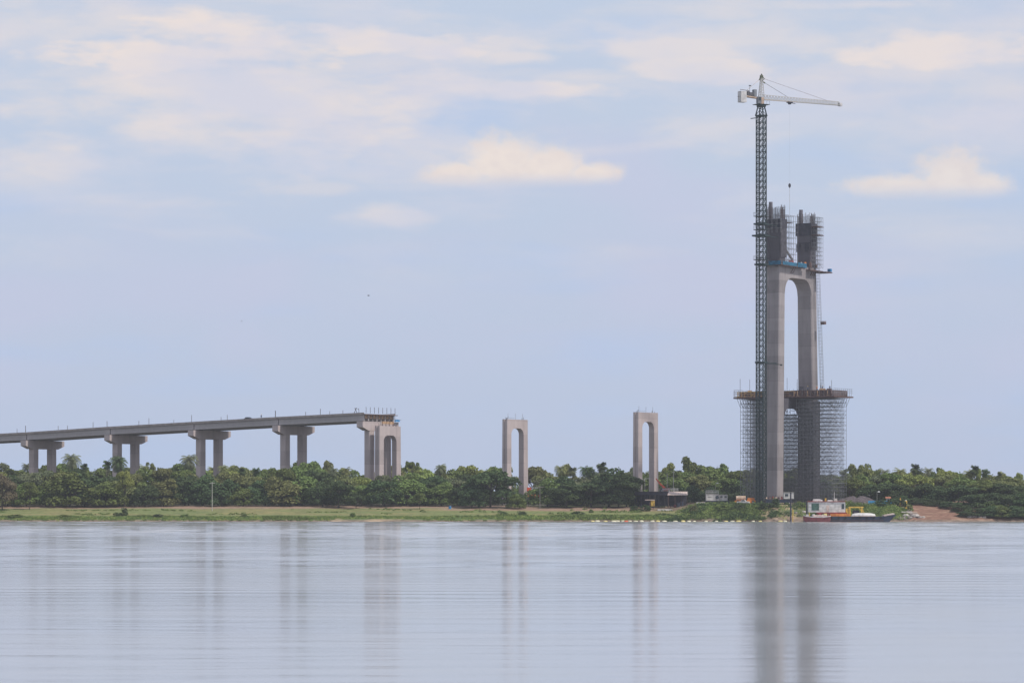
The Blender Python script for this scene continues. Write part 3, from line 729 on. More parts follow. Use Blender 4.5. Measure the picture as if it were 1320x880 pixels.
# slewing unit
zs = ZM1
q = MB(); q.loft([[(a * s_, b_ * s_, z) for a, b_ in ((-1, -1), (1, -1), (1, 1), (-1, 1))] for z, s_ in ((zs, 1.5), (zs + .35, 1.6))]); q.build('top_collar', STEEL_D, crane)
q = MB()
for x in (-1, 1):
    for y in (-1, 1):
        q.bar((x * 1.35, y * 1.35, zs + .3), (x * .8, y * .8, zs + 3.2), .3); q.bar((x * 1.3, y * 1.3, zs + .3), (-x * .9, y * .9, zs + 3.1), .16)
q.build('turntable_support', STEEL_D, crane)
MB().loft([[(1.55 * math.cos(2 * math.pi * k / 16), 1.55 * math.sin(2 * math.pi * k / 16), z) for k in range(16)] for z in (zs + 3.1, zs + 3.7)]).build('slewing_ring', STEEL_D, crane)
# upper works in the jib frame: x along jib
JD = math.atan2(14.0, xat(1082, 1036) - CX)     # jib points right and away
ja = JD - crane.rotation_euler.z
cj, sj = math.cos(ja), math.sin(ja)
def J(x, y, z): return (x * cj - y * sj, x * sj + y * cj, z)
zj = zs + 6.0     # jib centre height
class JB(MB):
    def jbar(s, a, b_, w=.12, **k): return s.bar(J(*a), J(*b_), w, **k)
    def jbox(s, c, d, **k): return s.box(J(*c), d, rz=ja, **k)
JB().jbox((0, 0, zs + 3.8), (4.6, 3.4, .16)).build('platform', STEEL_D, crane)
JB().jbox((-.1, 0, zs + 5.0), (1.5, 1.5, 2.3)).build('slewing_tower', RUST, crane)
JB().jbox((-1.55, -1.0, zs + 5.1), (1.3, 1.2, 2.2)).build('operator_cab', mat('cab_grey', (.16, .17, .19), .4), crane)
JB().jbox((-1.5, -1.64, zs + 5.4), (1.0, .06, 1.1)).build('cab_window', GLASS, crane)
q = JB()
for x in np.arange(-2.2, 2.4, 1.1):
    q.jbar((x, -1.65, zs + 3.85), (x, -1.65, zs + 4.9), .06)
q.jbar((-2.2, -1.65, zs + 4.9), (2.2, -1.65, zs + 4.9), .06); q.build('platform_railing', SCAF, crane)
# tower head
ztop = zat(99, 1022)
q = JB()
for y in (-1, 1):
    q.jbar((-.7, y * .7, zs + 6), (-.12, y * .2, ztop), .17); q.jbar((.75, y * .7, zs + 6), (.35, y * .2, ztop), .17)
for k in range(8):
    f, g = k / 8, (k + 1) / 8; z0 = zs + 6 + (ztop - zs - 6) * f; z1 = zs + 6 + (ztop - zs - 6) * g
    w0, w1 = .7 - .5 * f, .7 - .5 * g
    for y in (-1, 1): q.jbar((-w0, y * w0, z0), (w1, y * w1, z1), .08)
    q.jbar((-w1, -w1, z1), (w1, -w1, z1), .08); q.jbar((-w1, -w1, z1), (-w1, w1, z1), .08); q.jbar((-w0, -w0, z0), (-w1, w1, z1), .08)
q.build('tower_head', CRANEW, crane)
q = JB(); q.jbar((-.8, 0, ztop - 1.2), (.1, 0, ztop + .9), .2); q.jbar((.1, 0, ztop + .9), (1.1, 0, ztop - .7), .2); q.jbar((-.9, 0, ztop - 1.2), (.7, 0, ztop - .3), .18)
q.jbar((.7, 0, ztop - 1.6), (1.5, 0, ztop - 2.1), .3); q.jbox((.1, 0, ztop), (.9, .7, .8)); q.jbar((.3, 0, ztop - 1.4), (1.3, 0, ztop - .6), .2)
q.build('sheave_block', mat('sheave_dark', (.09, .10, .06), .7, .4, 2), crane)
# jib: triangular lattice
JL = at(1082, 132, 1036).x; jl = (Vector((xat(1082, 1036), 1036)) - Vector((CX, CY))).length
jlen = jl; zj0 = zs + 5.55
q = JB(); nb = 26; hh = 1.55
def jh(x): return hh * (1 - .28 * x / jlen)
for y in (-.65, .65): q.jbar((.5, y, zj0), (jlen, y, zj0 - .15), .17)
q.jbar((.5, 0, zj0 + hh), (jlen, 0, zj0 + jh(jlen) - .15), .17)
for k in range(nb):
    x0 = .5 + (jlen - .5) * k / nb; x1 = .5 + (jlen - .5) * (k + 1) / nb; xm = (x0 + x1) / 2
    for y in (-.65, .65):
        q.jbar((x0, y, zj0), (xm, 0, zj0 + jh(xm)), .1, cap=False); q.jbar((xm, 0, zj0 + jh(xm)), (x1, y, zj0), .1, cap=False)
    q.jbar((x0, -.65, zj0), (x1, .65, zj0), .08, cap=False); q.jbar((x1, -.65, zj0), (x1, .65, zj0), .08, cap=False)
tag(q.build('jib', CRANEW, crane, fix=False))
JB().jbar((.5, -.66, zj0 - .12), (jlen * .45, -.66, zj0 - .16), .12).build('jib_rail', RUST, crane)
JB().jbox((jlen + .3, 0, zj0 + .1), (1.0, 1.2, 1.1)).build('jib_tip', GREYC, crane)
# counter jib
cl = 7.6
q = JB()
for y in (-.8, .8): q.jbar((-.4, y, zj0 + .2), (-cl, y, zj0 + .75), .3)
for k in range(6): x = -1 - k * 1.2; q.jbar((x, -.8, zj0 + .3 - x * .07), (x - 1.0, .8, zj0 + .35 - x * .07), .1)
q.build('counter_jib', RUST, crane)
q = JB()
for k in range(3):
    JB().jbox((-cl + 1.0 - k * 0.72, 0, zj0 - .2 + .6), (.68, 2.2, 3.6)).build('ballast_block', GREYC, crane)
q.jbar((-cl + 2.3, -1.1, zj0 + 2.4), (-cl - 1.2, -1.1, zj0 + 2.6), .14); q.jbar((-cl - .9, 0, zj0 + .4), (-cl - 1.5, 0, zj0 + .4), .14); q.build('ballast_frame', BROWN, crane)
JB().jbox((-2.6, 0, zj0 + 1.9), (1.0, 1.3, 2.3)).build('electrical_cabinet', mat('cab_grey', (.16, .17, .19)), crane)
q = JB(); q.jbox((-4.5, 0, zj0 + 1.4), (2.4, 1.4, 1.2)); q.jbox((-5.3, 0, zj0 + 2.0), (.9, 1.1, .7)); q.build('winch', mat('winch_dark', (.08, .08, .09), .6), crane)
JB().jbar((-5.0, -.9, zj0 + .9), (-5.0, -.9, zj0 + 4.2), .08).jbox((-4.9, -.9, zj0 + 4.1), (.7, .3, .3)).build('floodlight', SCAF_D, crane)
# tie lines
JB().jbar((1.2, 0, ztop - 1.9), (jlen * .29 + 1, 0, zj0 + hh), .09).build('tie_rod', SCAF_D, crane)
JB().jbar((.9, 0, ztop - .6), (jlen * .83, 0, zj0 + jh(jlen * .8)), .065).build('tie_rod', BROWN, crane)
JB().jbar((-.7, 0, ztop - 1), (-cl + 1.5, 0, zj0 + 2.2), .07).build('tie_rod', RUST, crane)
# trolley, rope, hook
xt = jlen * (1018 - 982) / 100.0
q = JB(); q.jbox((xt, 0, zj0 - .35), (1.6, 1.5, .3)); q.jbar((xt - 1.1, -.5, zj0 - .45), (xt + 1.9, -.5, zj0 - .7), .2); q.jbox((xt, 0, zj0 - .7), (.8, .8, .6)); q.build('trolley', FORM, crane)
tp = J(xt, 0, 0); wy = CY + (tp[0] * math.sin(crane.rotation_euler.z) + tp[1] * math.cos(crane.rotation_euler.z))
zh = zat(239.5, wy)
JB().jbar((xt, 0, zj0 - .8), (xt, 0, zh + .8), .016).build('hoist_rope', SCAF, crane)
q = JB(); q.loft([[J(xt + r_ * math.cos(a), r_ * math.sin(a), z) for a in [2 * math.pi * k / 8 for k in range(8)]] for z, r_ in ((zh - .7, .12), (zh - .2, .42), (zh + .4, .42), (zh + .8, .14))]); q.build('hook_block', FORM, crane)
JB().jbar((xt, 0, zh - .6), (xt, 0, zat(277, wy)), .07).build('sling', POLEW, crane)
# anchor frames tying the mast to the near leg, with service platforms
for py, ln in ((296.5, 5.2), (279, 5.0), (335, 5.4)):
    z = zat(py, 1022)
    MB().box((0, 0, z), (MW + 1.4, MW + 1.4, .18)).build('service_platform', STEEL_D, crane)
    q = MB()
    for a in np.arange(-1, 1.1, .5):
        q.bar((a * 1.9, -1.9, z), (a * 1.9, -1.9, z + 1.2), .06); q.bar((-1.9, a * 1.9, z), (-1.9, a * 1.9, z + 1.2), .06)
    q.bar((-1.9, -1.9, z + 1.2), (1.9, -1.9, z + 1.2), .06).bar((-1.9, -1.9, z + 1.2), (-1.9, 1.9, z + 1.2), .06)
    q.build('platform_railing', SCAF, crane)
for py, w2 in ((289, 3.6), (304, 4.4), (467, 2.9), (341, 3.2)):
    z = zat(py, 1022); q = MB()
    for a in (-1, 1): q.box((a * w2 / 2, 0, z), (.35, w2, .5)).box((0, a * w2 / 2, z), (w2, .35, .5))
    q.build('anchor_collar', STEEL_D, crane)
    wl = P0 - PERP * (legc(z) + legw(z) - .05)
    inv = Matrix.Rotation(-crane.rotation_euler.z, 4, 'Z')
    for off in (-2.4, 1.8):
        tgt = wl + D * off - Vector((CX, CY, 0)); tgt = inv @ tgt
        MB().bar((0.6, 0.6, z), (tgt.x, tgt.y, z), .22).build('anchor_strut', STEEL_D, crane)
z = zat(151.5, 1022); MB().bar((-h, 0, z), (-4.4, 1.2, z), .24).build('erection_beam', STEEL_D, crane)
z = zat(467.5, 1022); MB().bar((-1.6, -1.6, z), (6.6, 1.4, z - .7), .22).box((6.6, 1.4, z - .8), (.5, .5, .5)).build('tie_beam', STEEL_D, crane)

# ------------------------------------------------------------------ trees
def leaf_mesh(name, blobs, n, size, seed, flat=.0, droop=0):
    r = np.random.RandomState(seed); V = np.zeros((n * 4, 3), np.float32)
    bl = np.array([b_[0] + b_[1] for b_ in blobs]); vol = bl[:, 3] * bl[:, 4] + .2; pr = vol / vol.sum()
    idx = r.choice(len(bl), n, p=pr); d = r.normal(size=(n, 3)); d /= np.linalg.norm(d, axis=1)[:, None]
    d[:, 2] = np.where(d[:, 2] < -.35, -d[:, 2], d[:, 2])
    rad = 1 - np.abs(r.normal(0, .16, n)) + (r.rand(n) < .10) * r.rand(n) * .25
    c = bl[idx, :3] + d * bl[idx, 3:6] * rad[:, None]
    nrm = d + r.normal(0, .75, (n, 3)); nrm /= np.linalg.norm(nrm, axis=1)[:, None]
    a = np.cross(nrm, r.normal(size=(n, 3))); a /= np.linalg.norm(a, axis=1)[:, None]; b_ = np.cross(nrm, a)
    s = size * (r.rand(n) * .8 + .6)[:, None]
    V[0::4] = c - a * s * .5 - b_ * s * .15; V[1::4] = c + a * s * .1 - b_ * s * .42; V[2::4] = c + a * s * .5 + b_ * s * .1; V[3::4] = c - a * s * .1 + b_ * s * .42
    me = bpy.data.meshes.new(name); me.from_pydata(V.tolist(), [], np.arange(n * 4).reshape(n, 4).tolist())
    at_ = me.attributes.new('leaf', 'FLOAT', 'FACE'); at_.data.foreach_set('value', r.rand(n).astype(np.float32))
    me.materials.append(LEAF['mid green']); return me
def crown_blobs(shape, seed):
    r = random.Random(seed); B = []
    # unit tree: height 1, crown radius .5
    if shape == 'broad':
        for k in range(17):
            a = r.uniform(0, 6.28); q = math.sqrt(r.random()) * .40; z = .74 - q * q * .9 + r.uniform(-.10, .06); s = r.uniform(.10, .19)
            B.append(((math.cos(a) * q, math.sin(a) * q, z), (s, s, s * .72)))
        for k in range(8):
            a = r.uniform(0, 6.28); q = r.uniform(.15, .38); B.append(((math.cos(a) * q, math.sin(a) * q, r.uniform(.26, .48)), (.15, .15, .13)))
        B.append(((0, 0, .56), (.34, .34, .27)))
    elif shape == 'round':
        for k in range(18):
            a = r.uniform(0, 6.28); f = r.uniform(-.5, 1); q = math.sqrt(1 - f * f * .95) * .33; s = r.uniform(.10, .16)
            B.append(((math.cos(a) * q, math.sin(a) * q, .62 + f * .26), (s, s, s * .85)))
        B.append(((0, 0, .6), (.27, .27, .25)))
    elif shape == 'low':
        for k in range(18):
            a = r.uniform(0, 6.28); q = math.sqrt(r.random()) * .42; s = r.uniform(.11, .2)
            B.append(((math.cos(a) * q, math.sin(a) * q, max(.10, .74 - q * q * 2.4 + r.uniform(-.26, .1))), (s, s, s * .9)))
        B.append(((0, 0, .38), (.40, .40, .38)))
        for k in range(7): a = k * .9; B.append(((math.cos(a) * .33, math.sin(a) * .33, .14), (.14, .14, .15)))
    elif shape == 'tall':
        for k in range(15):
            f = k / 14; q = (.10 + .22 * math.sin(math.pi * min(1, f * .9 + .1))) * r.random() ** .5; a = r.uniform(0, 6.28); s = r.uniform(.09, .15)
            B.append(((math.cos(a) * q, math.sin(a) * q, .36 + .56 * f), (s, s, s * .9)))
        B.append(((0, 0, .62), (.17, .17, .25)))
    elif shape == 'umbrella':
        for k in range(11):
            a = r.uniform(0, 6.28); q = r.uniform(.1, .44); s = r.uniform(.08, .13)
            B.append(((math.cos(a) * q, math.sin(a) * q, .88 - q * .35 + r.uniform(-.06, .05)), (s * 1.2, s * 1.2, s * .5)))
    return B
SHAPES = {'broad': 5, 'round': 4, 'low': 5, 'tall': 2, 'umbrella': 2}
CROWN = {}; TRUNK = {}
for sh, cnt in SHAPES.items():
    for k in range(cnt):
        B = crown_blobs(sh, hash(sh) % 1 + k * 17 + len(sh))
        n = {'umbrella': 1300, 'tall': 3000}.get(sh, 5200)
        CROWN[sh, k] = leaf_mesh('crown', B, n, .046, k * 7 + len(sh))
        r = random.Random(k + 5); q = MB(); hs = {'umbrella': .6, 'tall': .45, 'low': .2}.get(sh, .38)
        lean = (r.uniform(-.03, .03), r.uniform(-.03, .03))
        q.bar((0, 0, -.05), (lean[0], lean[1], hs), .042, n=7, w2=.03)
        for c, s in B[:9]:
            m1 = (lean[0] + (c[0] - lean[0]) * .45, lean[1] + (c[1] - lean[1]) * .45, hs + (c[2] - hs) * .6)
            q.bar((lean[0], lean[1], hs - .02), m1, .022, n=5, w2=.015); q.bar(m1, c, .015, n=4, w2=.006)
        TRUNK[sh, k] = q.mesh('trunk', BARK, smooth=True)
def palm_mesh(seed, nfr=30, fan=False):
    """fronds in metres: a real palm crown about 2.8 m in radius, each frond a rib with leaflets"""
    r = random.Random(seed); q = MB()
    for k in range(nfr):
        a = 2.4 * k + r.uniform(-.2, .2); L = r.uniform(2.3, 3.2) * (.62 if fan else 1); e = (-.75 + 2.2 * ((k + .5) / nfr)) if not fan else r.uniform(-.9, 1.45); p = Vector((0, 0, 0)); segs = 7
        side = Vector((-math.sin(a), math.cos(a), 0))
        for s_ in range(segs):
            dv = Vector((math.cos(a) * math.cos(e), math.sin(a) * math.cos(e), math.sin(e))); n_ = p + dv * (L / segs)
            w = .62 * math.sin(math.pi * (s_ + 1.1) / (segs + 1.6)) * (1.25 if fan else 1)
            for sg in (-1, 1):
                for h_ in (0, .5):
                    b0 = p + (n_ - p) * h_; b1 = p + (n_ - p) * (h_ + .38)
                    tip = b0 + side * sg * w + dv * w * .5 - Vector((0, 0, w * (.5 + r.random() * .3)))
                    q.add([b0, b1, tip + dv * .06, tip], [(0, 1, 2, 3)])
            p = n_; e -= .26 if not fan else .12
    me = q.mesh('fronds', LEAF['grey-green'], fix=False)
    at_ = me.attributes.new('leaf', 'FLOAT', 'FACE'); at_.data.foreach_set('value', np.random.RandomState(seed).rand(len(me.polygons)).astype(np.float32))
    return me
PALM = [palm_mesh(3), palm_mesh(8, 36), palm_mesh(14, 44, True)]
ptr = MB()
for k in range(8): ptr.bar((.05 * math.sin(k), 0, k / 8 - .02), (.05 * math.sin(k + 1), 0, (k + 1) / 8), .05 - .002 * k, n=7)
PTR = ptr.mesh('trunk', BARKP)

LANDM = [(10, 'left edge of the photo'), (55, 'leftmost approach pier'), (108, 'gap after the leftmost pier'), (162, 'second approach pier'), (216, 'gap after the second pier'),
         (273, 'pale pole and third pier'), (325, 'gap after the third pier'), (379, 'fourth approach pier'), (432, 'gap before the deck end'), (497, 'deck-end portal'), (545, 'white lamp right of the deck end'),
         (600, 'open sky before the middle portal'), (664, 'middle portal'), (697, 'cross-armed pole'), (760, 'gap between the two free portals'), (832, 'portal with the orange boom'),
         (880, 'tin-roofed shed'), (922, 'white site cabin'), (965, 'crane mast'), (1045, 'pylon'), (1100, 'yellow gantry'), (1135, 'blue fence'), (1180, 'rocky point'), (1225, 'red earth ramp'),
         (1262, 'twin palms on the right'), (1310, 'right edge of the photo')]
tree_recs = []
def add_tree(px, Y, ytop, shape, color, width=None, row='', k=None, fl=0):
    X = xat(px, Y); g = hgt(X, Y); H = zat(ytop, Y) - g
    if H < 1: return
    k = rnd.randrange(SHAPES[shape]) if k is None else k
    t = bpy.data.objects.new('broadleaf_tree', None); COL.objects.link(t); t.location = (X, Y, g - .1)
    wd = width if width else H * {'broad': 1.15, 'round': .95, 'low': 1.5, 'tall': .75, 'umbrella': 1.0}[shape]
    # the mesh is one unit tall with a crown about .95 wide
    top = .95
    for nm, me, mt in (('crown', CROWN[shape, k], LEAF[color]), ('trunk', TRUNK[shape, k], None)):
        o = bpy.data.objects.new(nm, me); COL.objects.link(o); o.parent = t; o.scale = (wd, wd, H / top); o.rotation_euler.z = rnd.uniform(0, 6.28) if nm == 'crown' else 0
        if mt: o.material_slots[0].link = 'OBJECT'; o.material_slots[0].material = mt
    tree_recs.append((t, px, row, shape, color, 'tree', H)); return t
def add_palm(px, Y, ytop, color='grey-green', row='', k=0, s=1.0, label=None):
    X = xat(px, Y); g = hgt(X, Y); H = zat(ytop, Y) - g - 1.6 * s
    t = bpy.data.objects.new('palm_tree', None); COL.objects.link(t); t.location = (X, Y, g - .1)
    o = bpy.data.objects.new('trunk', PTR); COL.objects.link(o); o.parent = t; o.scale = (5, 5, H)
    o = bpy.data.objects.new('fronds', PALM[k]); COL.objects.link(o); o.parent = t; o.location = (0, 0, H); o.scale = (s, s, s); o.rotation_euler.z = rnd.uniform(0, 6.28)
    o.material_slots[0].link = 'OBJECT'; o.material_slots[0].material = LEAF[color]
    if label: tag(t, label, 'palm tree', 'palms rising above the tree line')
    else: tree_recs.append((t, px, row, 'palm', color, 'palm tree', H))
    return t
OUT = ([-60, 0, 40, 100, 150, 190, 240, 300, 345, 360, 395, 420, 440, 480, 530, 560, 600, 640, 690, 720, 760, 800, 850, 870, 935, 960, 1060, 1090, 1115, 1150, 1210, 1240, 1300, 1400],
       [597, 596, 595, 599, 598, 598, 598, 597, 603, 598, 589, 596, 600, 601, 596, 599, 598, 600, 601, 598, 601, 601, 598, 593, 594, 598, 602, 603, 597, 602, 602, 604, 606, 606])
def outline(px): return float(np.interp(px, *OUT))
bcol = ['mid green', 'olive', 'grey-green', 'yellow-green', 'mid green', 'olive']
# back row, behind the bridge on the left and behind the site on the right
px = -45
while px < 1375:
    Y = rnd.uniform(1232, 1262) if px < 560 else rnd.uniform(1135, 1165)
    r_ = rnd.random(); y = outline(px) + rnd.uniform(-1, 7)
    if r_ < .22: add_palm(px, Y, y - 1, rnd.choice(('grey-green', 'olive', 'dark green')), 'back row', rnd.randrange(3), rnd.uniform(.9, 1.25)); px += rnd.uniform(8, 13)
    else: add_tree(px, Y, y, rnd.choice(('broad', 'round', 'tall', 'broad')), rnd.choice(bcol), None, 'back row'); px += rnd.uniform(15, 25)
# middle row
px = -50
while px < 1370:
    Y = rnd.uniform(1088, 1106); 
    if px > 815: Y = rnd.uniform(1098, 1120)
    y = outline(px) + rnd.uniform(5, 13)
    for a in (55, 162.5, 270, 378.5, 487): 
        if abs(px - a) < 28: y = max(y, {55: 603, 162.5: 606, 270: 599, 378.5: 598, 487: 611}[a] + rnd.uniform(0, 3))
    if 480 < px < 522: y = max(y, 613)
    if 650 < px < 703: px = 703; continue
    add_tree(px, Y, y, rnd.choice(('broad', 'round', 'broad', 'low')), rnd.choice(['mid green', 'dark green', 'olive', 'mid green', 'grey-green', 'yellow-green'] if px < 850 else bcol), None, 'middle row'); px += rnd.uniform(17, 27)
# front row, left bank
px = -40; 
while px < 812:
    Y = rnd.uniform(1056, 1070)
    yb = 612 + 8 * math.sin(px * .045) + rnd.uniform(-3, 8)
    if 425 < px < 480 or 530 < px < 600: yb += 4
    if 670 < px < 705: px = 706; continue
    if 610 < px < 672: px = 706; continue
    add_tree(px, Y, yb, rnd.choice(('broad', 'low', 'low', 'low')), rnd.choice(('dark green', 'dark green', 'mid green', 'mid green', 'dark green', 'olive')), None, 'front row'); px += rnd.uniform(20, 31)
# shaded understorey behind the front row and far thickets closing the view under the crowns
px = -45
while px < 812:
    if not (672 < px < 704): add_tree(px, rnd.uniform(1074, 1080), rnd.uniform(624, 632), 'low', 'dark green', None, 'understorey')
    px += rnd.uniform(17, 22)
px = 845
while px < 1340:
    add_tree(px, rnd.uniform(1124, 1134), rnd.uniform(620, 628), 'low', 'dark green', None, 'understorey'); px += rnd.uniform(19, 25)
px = -45
while px < 840:
    add_tree(px, rnd.uniform(1268, 1290), rnd.uniform(618, 626), 'low', 'mid green', None, 'far thicket'); px += rnd.uniform(22, 30)
# individual trees read off the photo
add_tree(632, 1052, 603, 'broad', 'dark green', 19.5, 'front row', 0)
add_tree(608, 1050, 622, 'low', 'dark green', 10, 'front row', 1)
add_tree(664, 1048, 634, 'low', 'mid green', 7.5, 'front row', 2)
add_tree(730, 1052, 621, 'broad', 'dark green', 14, 'front row', 1)
add_tree(762, 1054, 615, 'broad', 'dark green', 17, 'front row', 2)
add_tree(797, 1056, 616, 'low', 'dark green', 11, 'front row', 0)
add_tree(436, 1048, 616, 'broad', 'dark green', 11.5, 'front row', 1)
add_tree(459, 1046, 634, 'broad', 'dark green', 7.5, 'front row', 2)
add_tree(541, 1040, 635, 'round', 'mid green', 5, 'front row', 0)
add_tree(3, 1040, 606, 'broad', 'brownish', 11, 'front row', 2)
add_tree(38, 1045, 622, 'round', 'mid green', 7, 'front row', 1)
add_tree(160, 1056, 608, 'round', 'yellow-green', 8, 'front row', 1)
add_tree(400, 1112, 590, 'broad', 'mid green', 13.5, 'middle row', 1)
add_tree(531, 1112, 590, 'umbrella', 'mid green', 6.5, 'middle row', 1)
add_tree(192, 1112, 594, 'umbrella', 'olive', 6, 'middle row', 0)
add_tree(1113, 1110, 594, 'broad', 'olive', 9, 'middle row', 0)
add_tree(1217, 1112, 602, 'broad', 'yellow-green', 11, 'middle row', 1)
# right-hand slope down to the water
for a in ((1120, 1060, 622, 'low', 'dark green', 12), (1145, 1050, 620, 'broad', 'dark green', 12), (1168, 1046, 622, 'low', 'dark green', 13), (1192, 1042, 620, 'broad', 'dark green', 12),
          (1212, 1038, 624, 'low', 'dark green', 12), (1236, 1034, 622, 'broad', 'dark green', 14), (1252, 1022, 636, 'low', 'dark green', 12), (1272, 1018, 630, 'low', 'dark green', 14),
          (1262, 1036, 616, 'broad', 'mid green', 12), (1296, 1016, 632, 'low', 'dark green', 14), (1290, 1036, 620, 'broad', 'dark green', 14), (1318, 1014, 636, 'low', 'dark green', 13),
          (1318, 1034, 624, 'low', 'dark green', 14), (1345, 1016, 636, 'low', 'dark green', 14), (1284, 1010, 648, 'low', 'mid green', 9), (1306, 1008, 650, 'low', 'dark green', 9), (1330, 1008, 650, 'low', 'mid green', 9),
          (1244, 1003, 656, 'low', 'dark green', 6), (1258, 1003, 652, 'low', 'dark green', 8), (1274, 1003, 650, 'low', 'dark green', 9), (1292, 1002.5, 651, 'low', 'mid green', 9), (1310, 1002.5, 650, 'low', 'dark green', 9), (1328, 1002.5, 652, 'low', 'mid green', 9),
          (1185, 1030, 640, 'low', 'dark green', 9), (1205, 1026, 642, 'low', 'dark green', 9), (1225, 1020, 644, 'low', 'dark green', 9), (1240, 1013, 648, 'low', 'dark green', 8), (1165, 1036, 638, 'low', 'dark green', 8), (820, 1062, 628, 'low', 'dark green', 7), (1180, 1070, 608, 'broad', 'yellow-green', 13), (1240, 1072, 612, 'broad', 'mid green', 13), (1150, 1074, 610, 'round', 'mid green', 12), (1095, 1074, 612, 'broad', 'mid green', 12),
          (1300, 1068, 612, 'broad', 'olive', 13), (870, 1088, 612, 'broad', 'mid green', 13), (900, 1090, 608, 'broad', 'olive', 13), (935, 1088, 610, 'broad', 'mid green', 13), (952, 1084, 616, 'low', 'dark green', 13),
          (985, 1090, 612, 'broad', 'mid green', 12), (1020, 1092, 612, 'broad', 'dark green', 12), (1055, 1090, 612, 'broad', 'dark green', 12), (1080, 1084, 618, 'low', 'dark green', 12),
          (885, 1076, 624, 'low', 'dark green', 12), (915, 1074, 626, 'low', 'dark green', 11), (850, 1086, 620, 'low', 'dark green', 10), (950, 1070, 632, 'low', 'dark green', 10)):
    add_tree(*a, row='slope' if a[1] < 1060 else 'middle row')
# palms read off the photo
P_ = [(93, 1100, 583, 'grey-green', 1, 1.6, 'feathery grey-green palm standing alone right of the leftmost approach pier'),
      (153, 1108, 586, 'dark green', 1, 1.55, 'dark rounded palm against the left column of the second pier'),
      (138, 1108, 592, 'dark green', 2, 1.0, 'smaller dark palm just left of the rounded one by the second pier'),
      (109, 1102, 596, 'dark green', 2, .9, 'short dark palm right of the feathery grey-green one'),
      (244, 1108, 584, 'grey-green', 1, 1.6, 'tall feathery palm immediately left of the third pier'),
      (288, 1104, 598, 'olive', 0, 1.0, 'olive palm in front of the third pier, right column'),
      (312, 1104, 602, 'dark green', 2, .9, 'left one of two small fan palms midway between third and fourth piers'),
      (330, 1104, 601, 'dark green', 2, 1.0, 'right one of two small fan palms midway between third and fourth piers'),
      (430, 1104, 601, 'grey-green', 0, 1.0, 'grey-green palm in the tree line midway before the deck end'),
      (446, 1106, 601, 'olive', 0, 1.0, 'olive palm in the tree line just left of the deck-end pier'),
      (568, 1110, 597, 'grey-green', 0, 1.0, 'grey-green palm in the tree line right of the deck-end portal'),
      (776, 1102, 594, 'dark green', 2, 1.2, 'dark fan palm standing highest between the two free portals'),
      (760, 1102, 600, 'dark green', 2, 1.1, 'dark fan palm second highest between the two free portals'),
      (738, 1102, 600, 'grey-green', 2, 1.1, 'round-headed palm left of the dark ones between the free portals'),
      (1180, 1100, 596, 'dark green', 2, 1.15, 'round-headed dark palm alone on the skyline right of the pylon'),
      (1184, 1101, 603, 'dark green', 0, 1.0, 'lower palm tucked under the lone round-headed one right of the pylon'),
      (1257, 1098, 598, 'dark green', 2, 1.1, 'highest round-headed palm near the right edge of the photo'),
      (1270, 1100, 603, 'dark green', 2, 1.0, 'smaller palm just right of the highest one near the right edge'),
      (1249, 1100, 604, 'olive', 0, 1.1, 'olive palm leaning against the highest one near the right edge'),
      (1140, 1104, 603, 'grey-green', 0, 1.0, 'grey-green palm on the skyline above the blue fence'),
      (1160, 1104, 602, 'olive', 0, 1.1, 'bushy olive palm on the skyline left of the lone round-headed one'),
      (1290, 1104, 606, 'olive', 2, 1.0, 'low olive palm on the skyline furthest right but one')]
for a in P_: add_palm(a[0], a[1], a[2], a[3], '', a[4], a[5], a[6])
# labels
SHN = {'broad': 'broad-crowned', 'round': 'round-headed', 'low': 'low spreading', 'tall': 'narrow upright', 'umbrella': 'thin flat-topped', 'palm': 'skyline'}
ROWN = {'back row': 'back-row', 'middle row': 'mid-row', 'front row': 'front-row', 'understorey': 'understorey', 'slope': 'near-slope', 'far thicket': 'far-thicket'}
groups = {}
for rec in tree_recs:
    t, px, row, shape, color, cat, H = rec
    lm = min(LANDM, key=lambda l: abs(l[0] - px)); sd2 = 'by' if abs(px - lm[0]) < 9 else ('left of' if px < lm[0] else 'right of')
    groups.setdefault((SHN[shape], color, cat, ROWN[row], sd2, lm[1]), []).append(rec)
ORD = ['leftmost', 'second-from-left', 'third-from-left', 'fourth-from-left', 'fifth-from-left', 'sixth-from-left']
for key, rs in groups.items():
    rs.sort(key=lambda r_: r_[1])
    for i, rec in enumerate(rs):
        lab = f'{key[0]} {key[1]} {key[3]} {key[2]} {key[4]} the {key[5]}'
        if len(rs) > 1: lab = ORD[i] + ' ' + lab
        w_ = lab.split()
        tag(rec[0], ' '.join(w_), key[2], 'trees along the far bank' if key[2] == 'tree' else 'palms rising above the tree line')

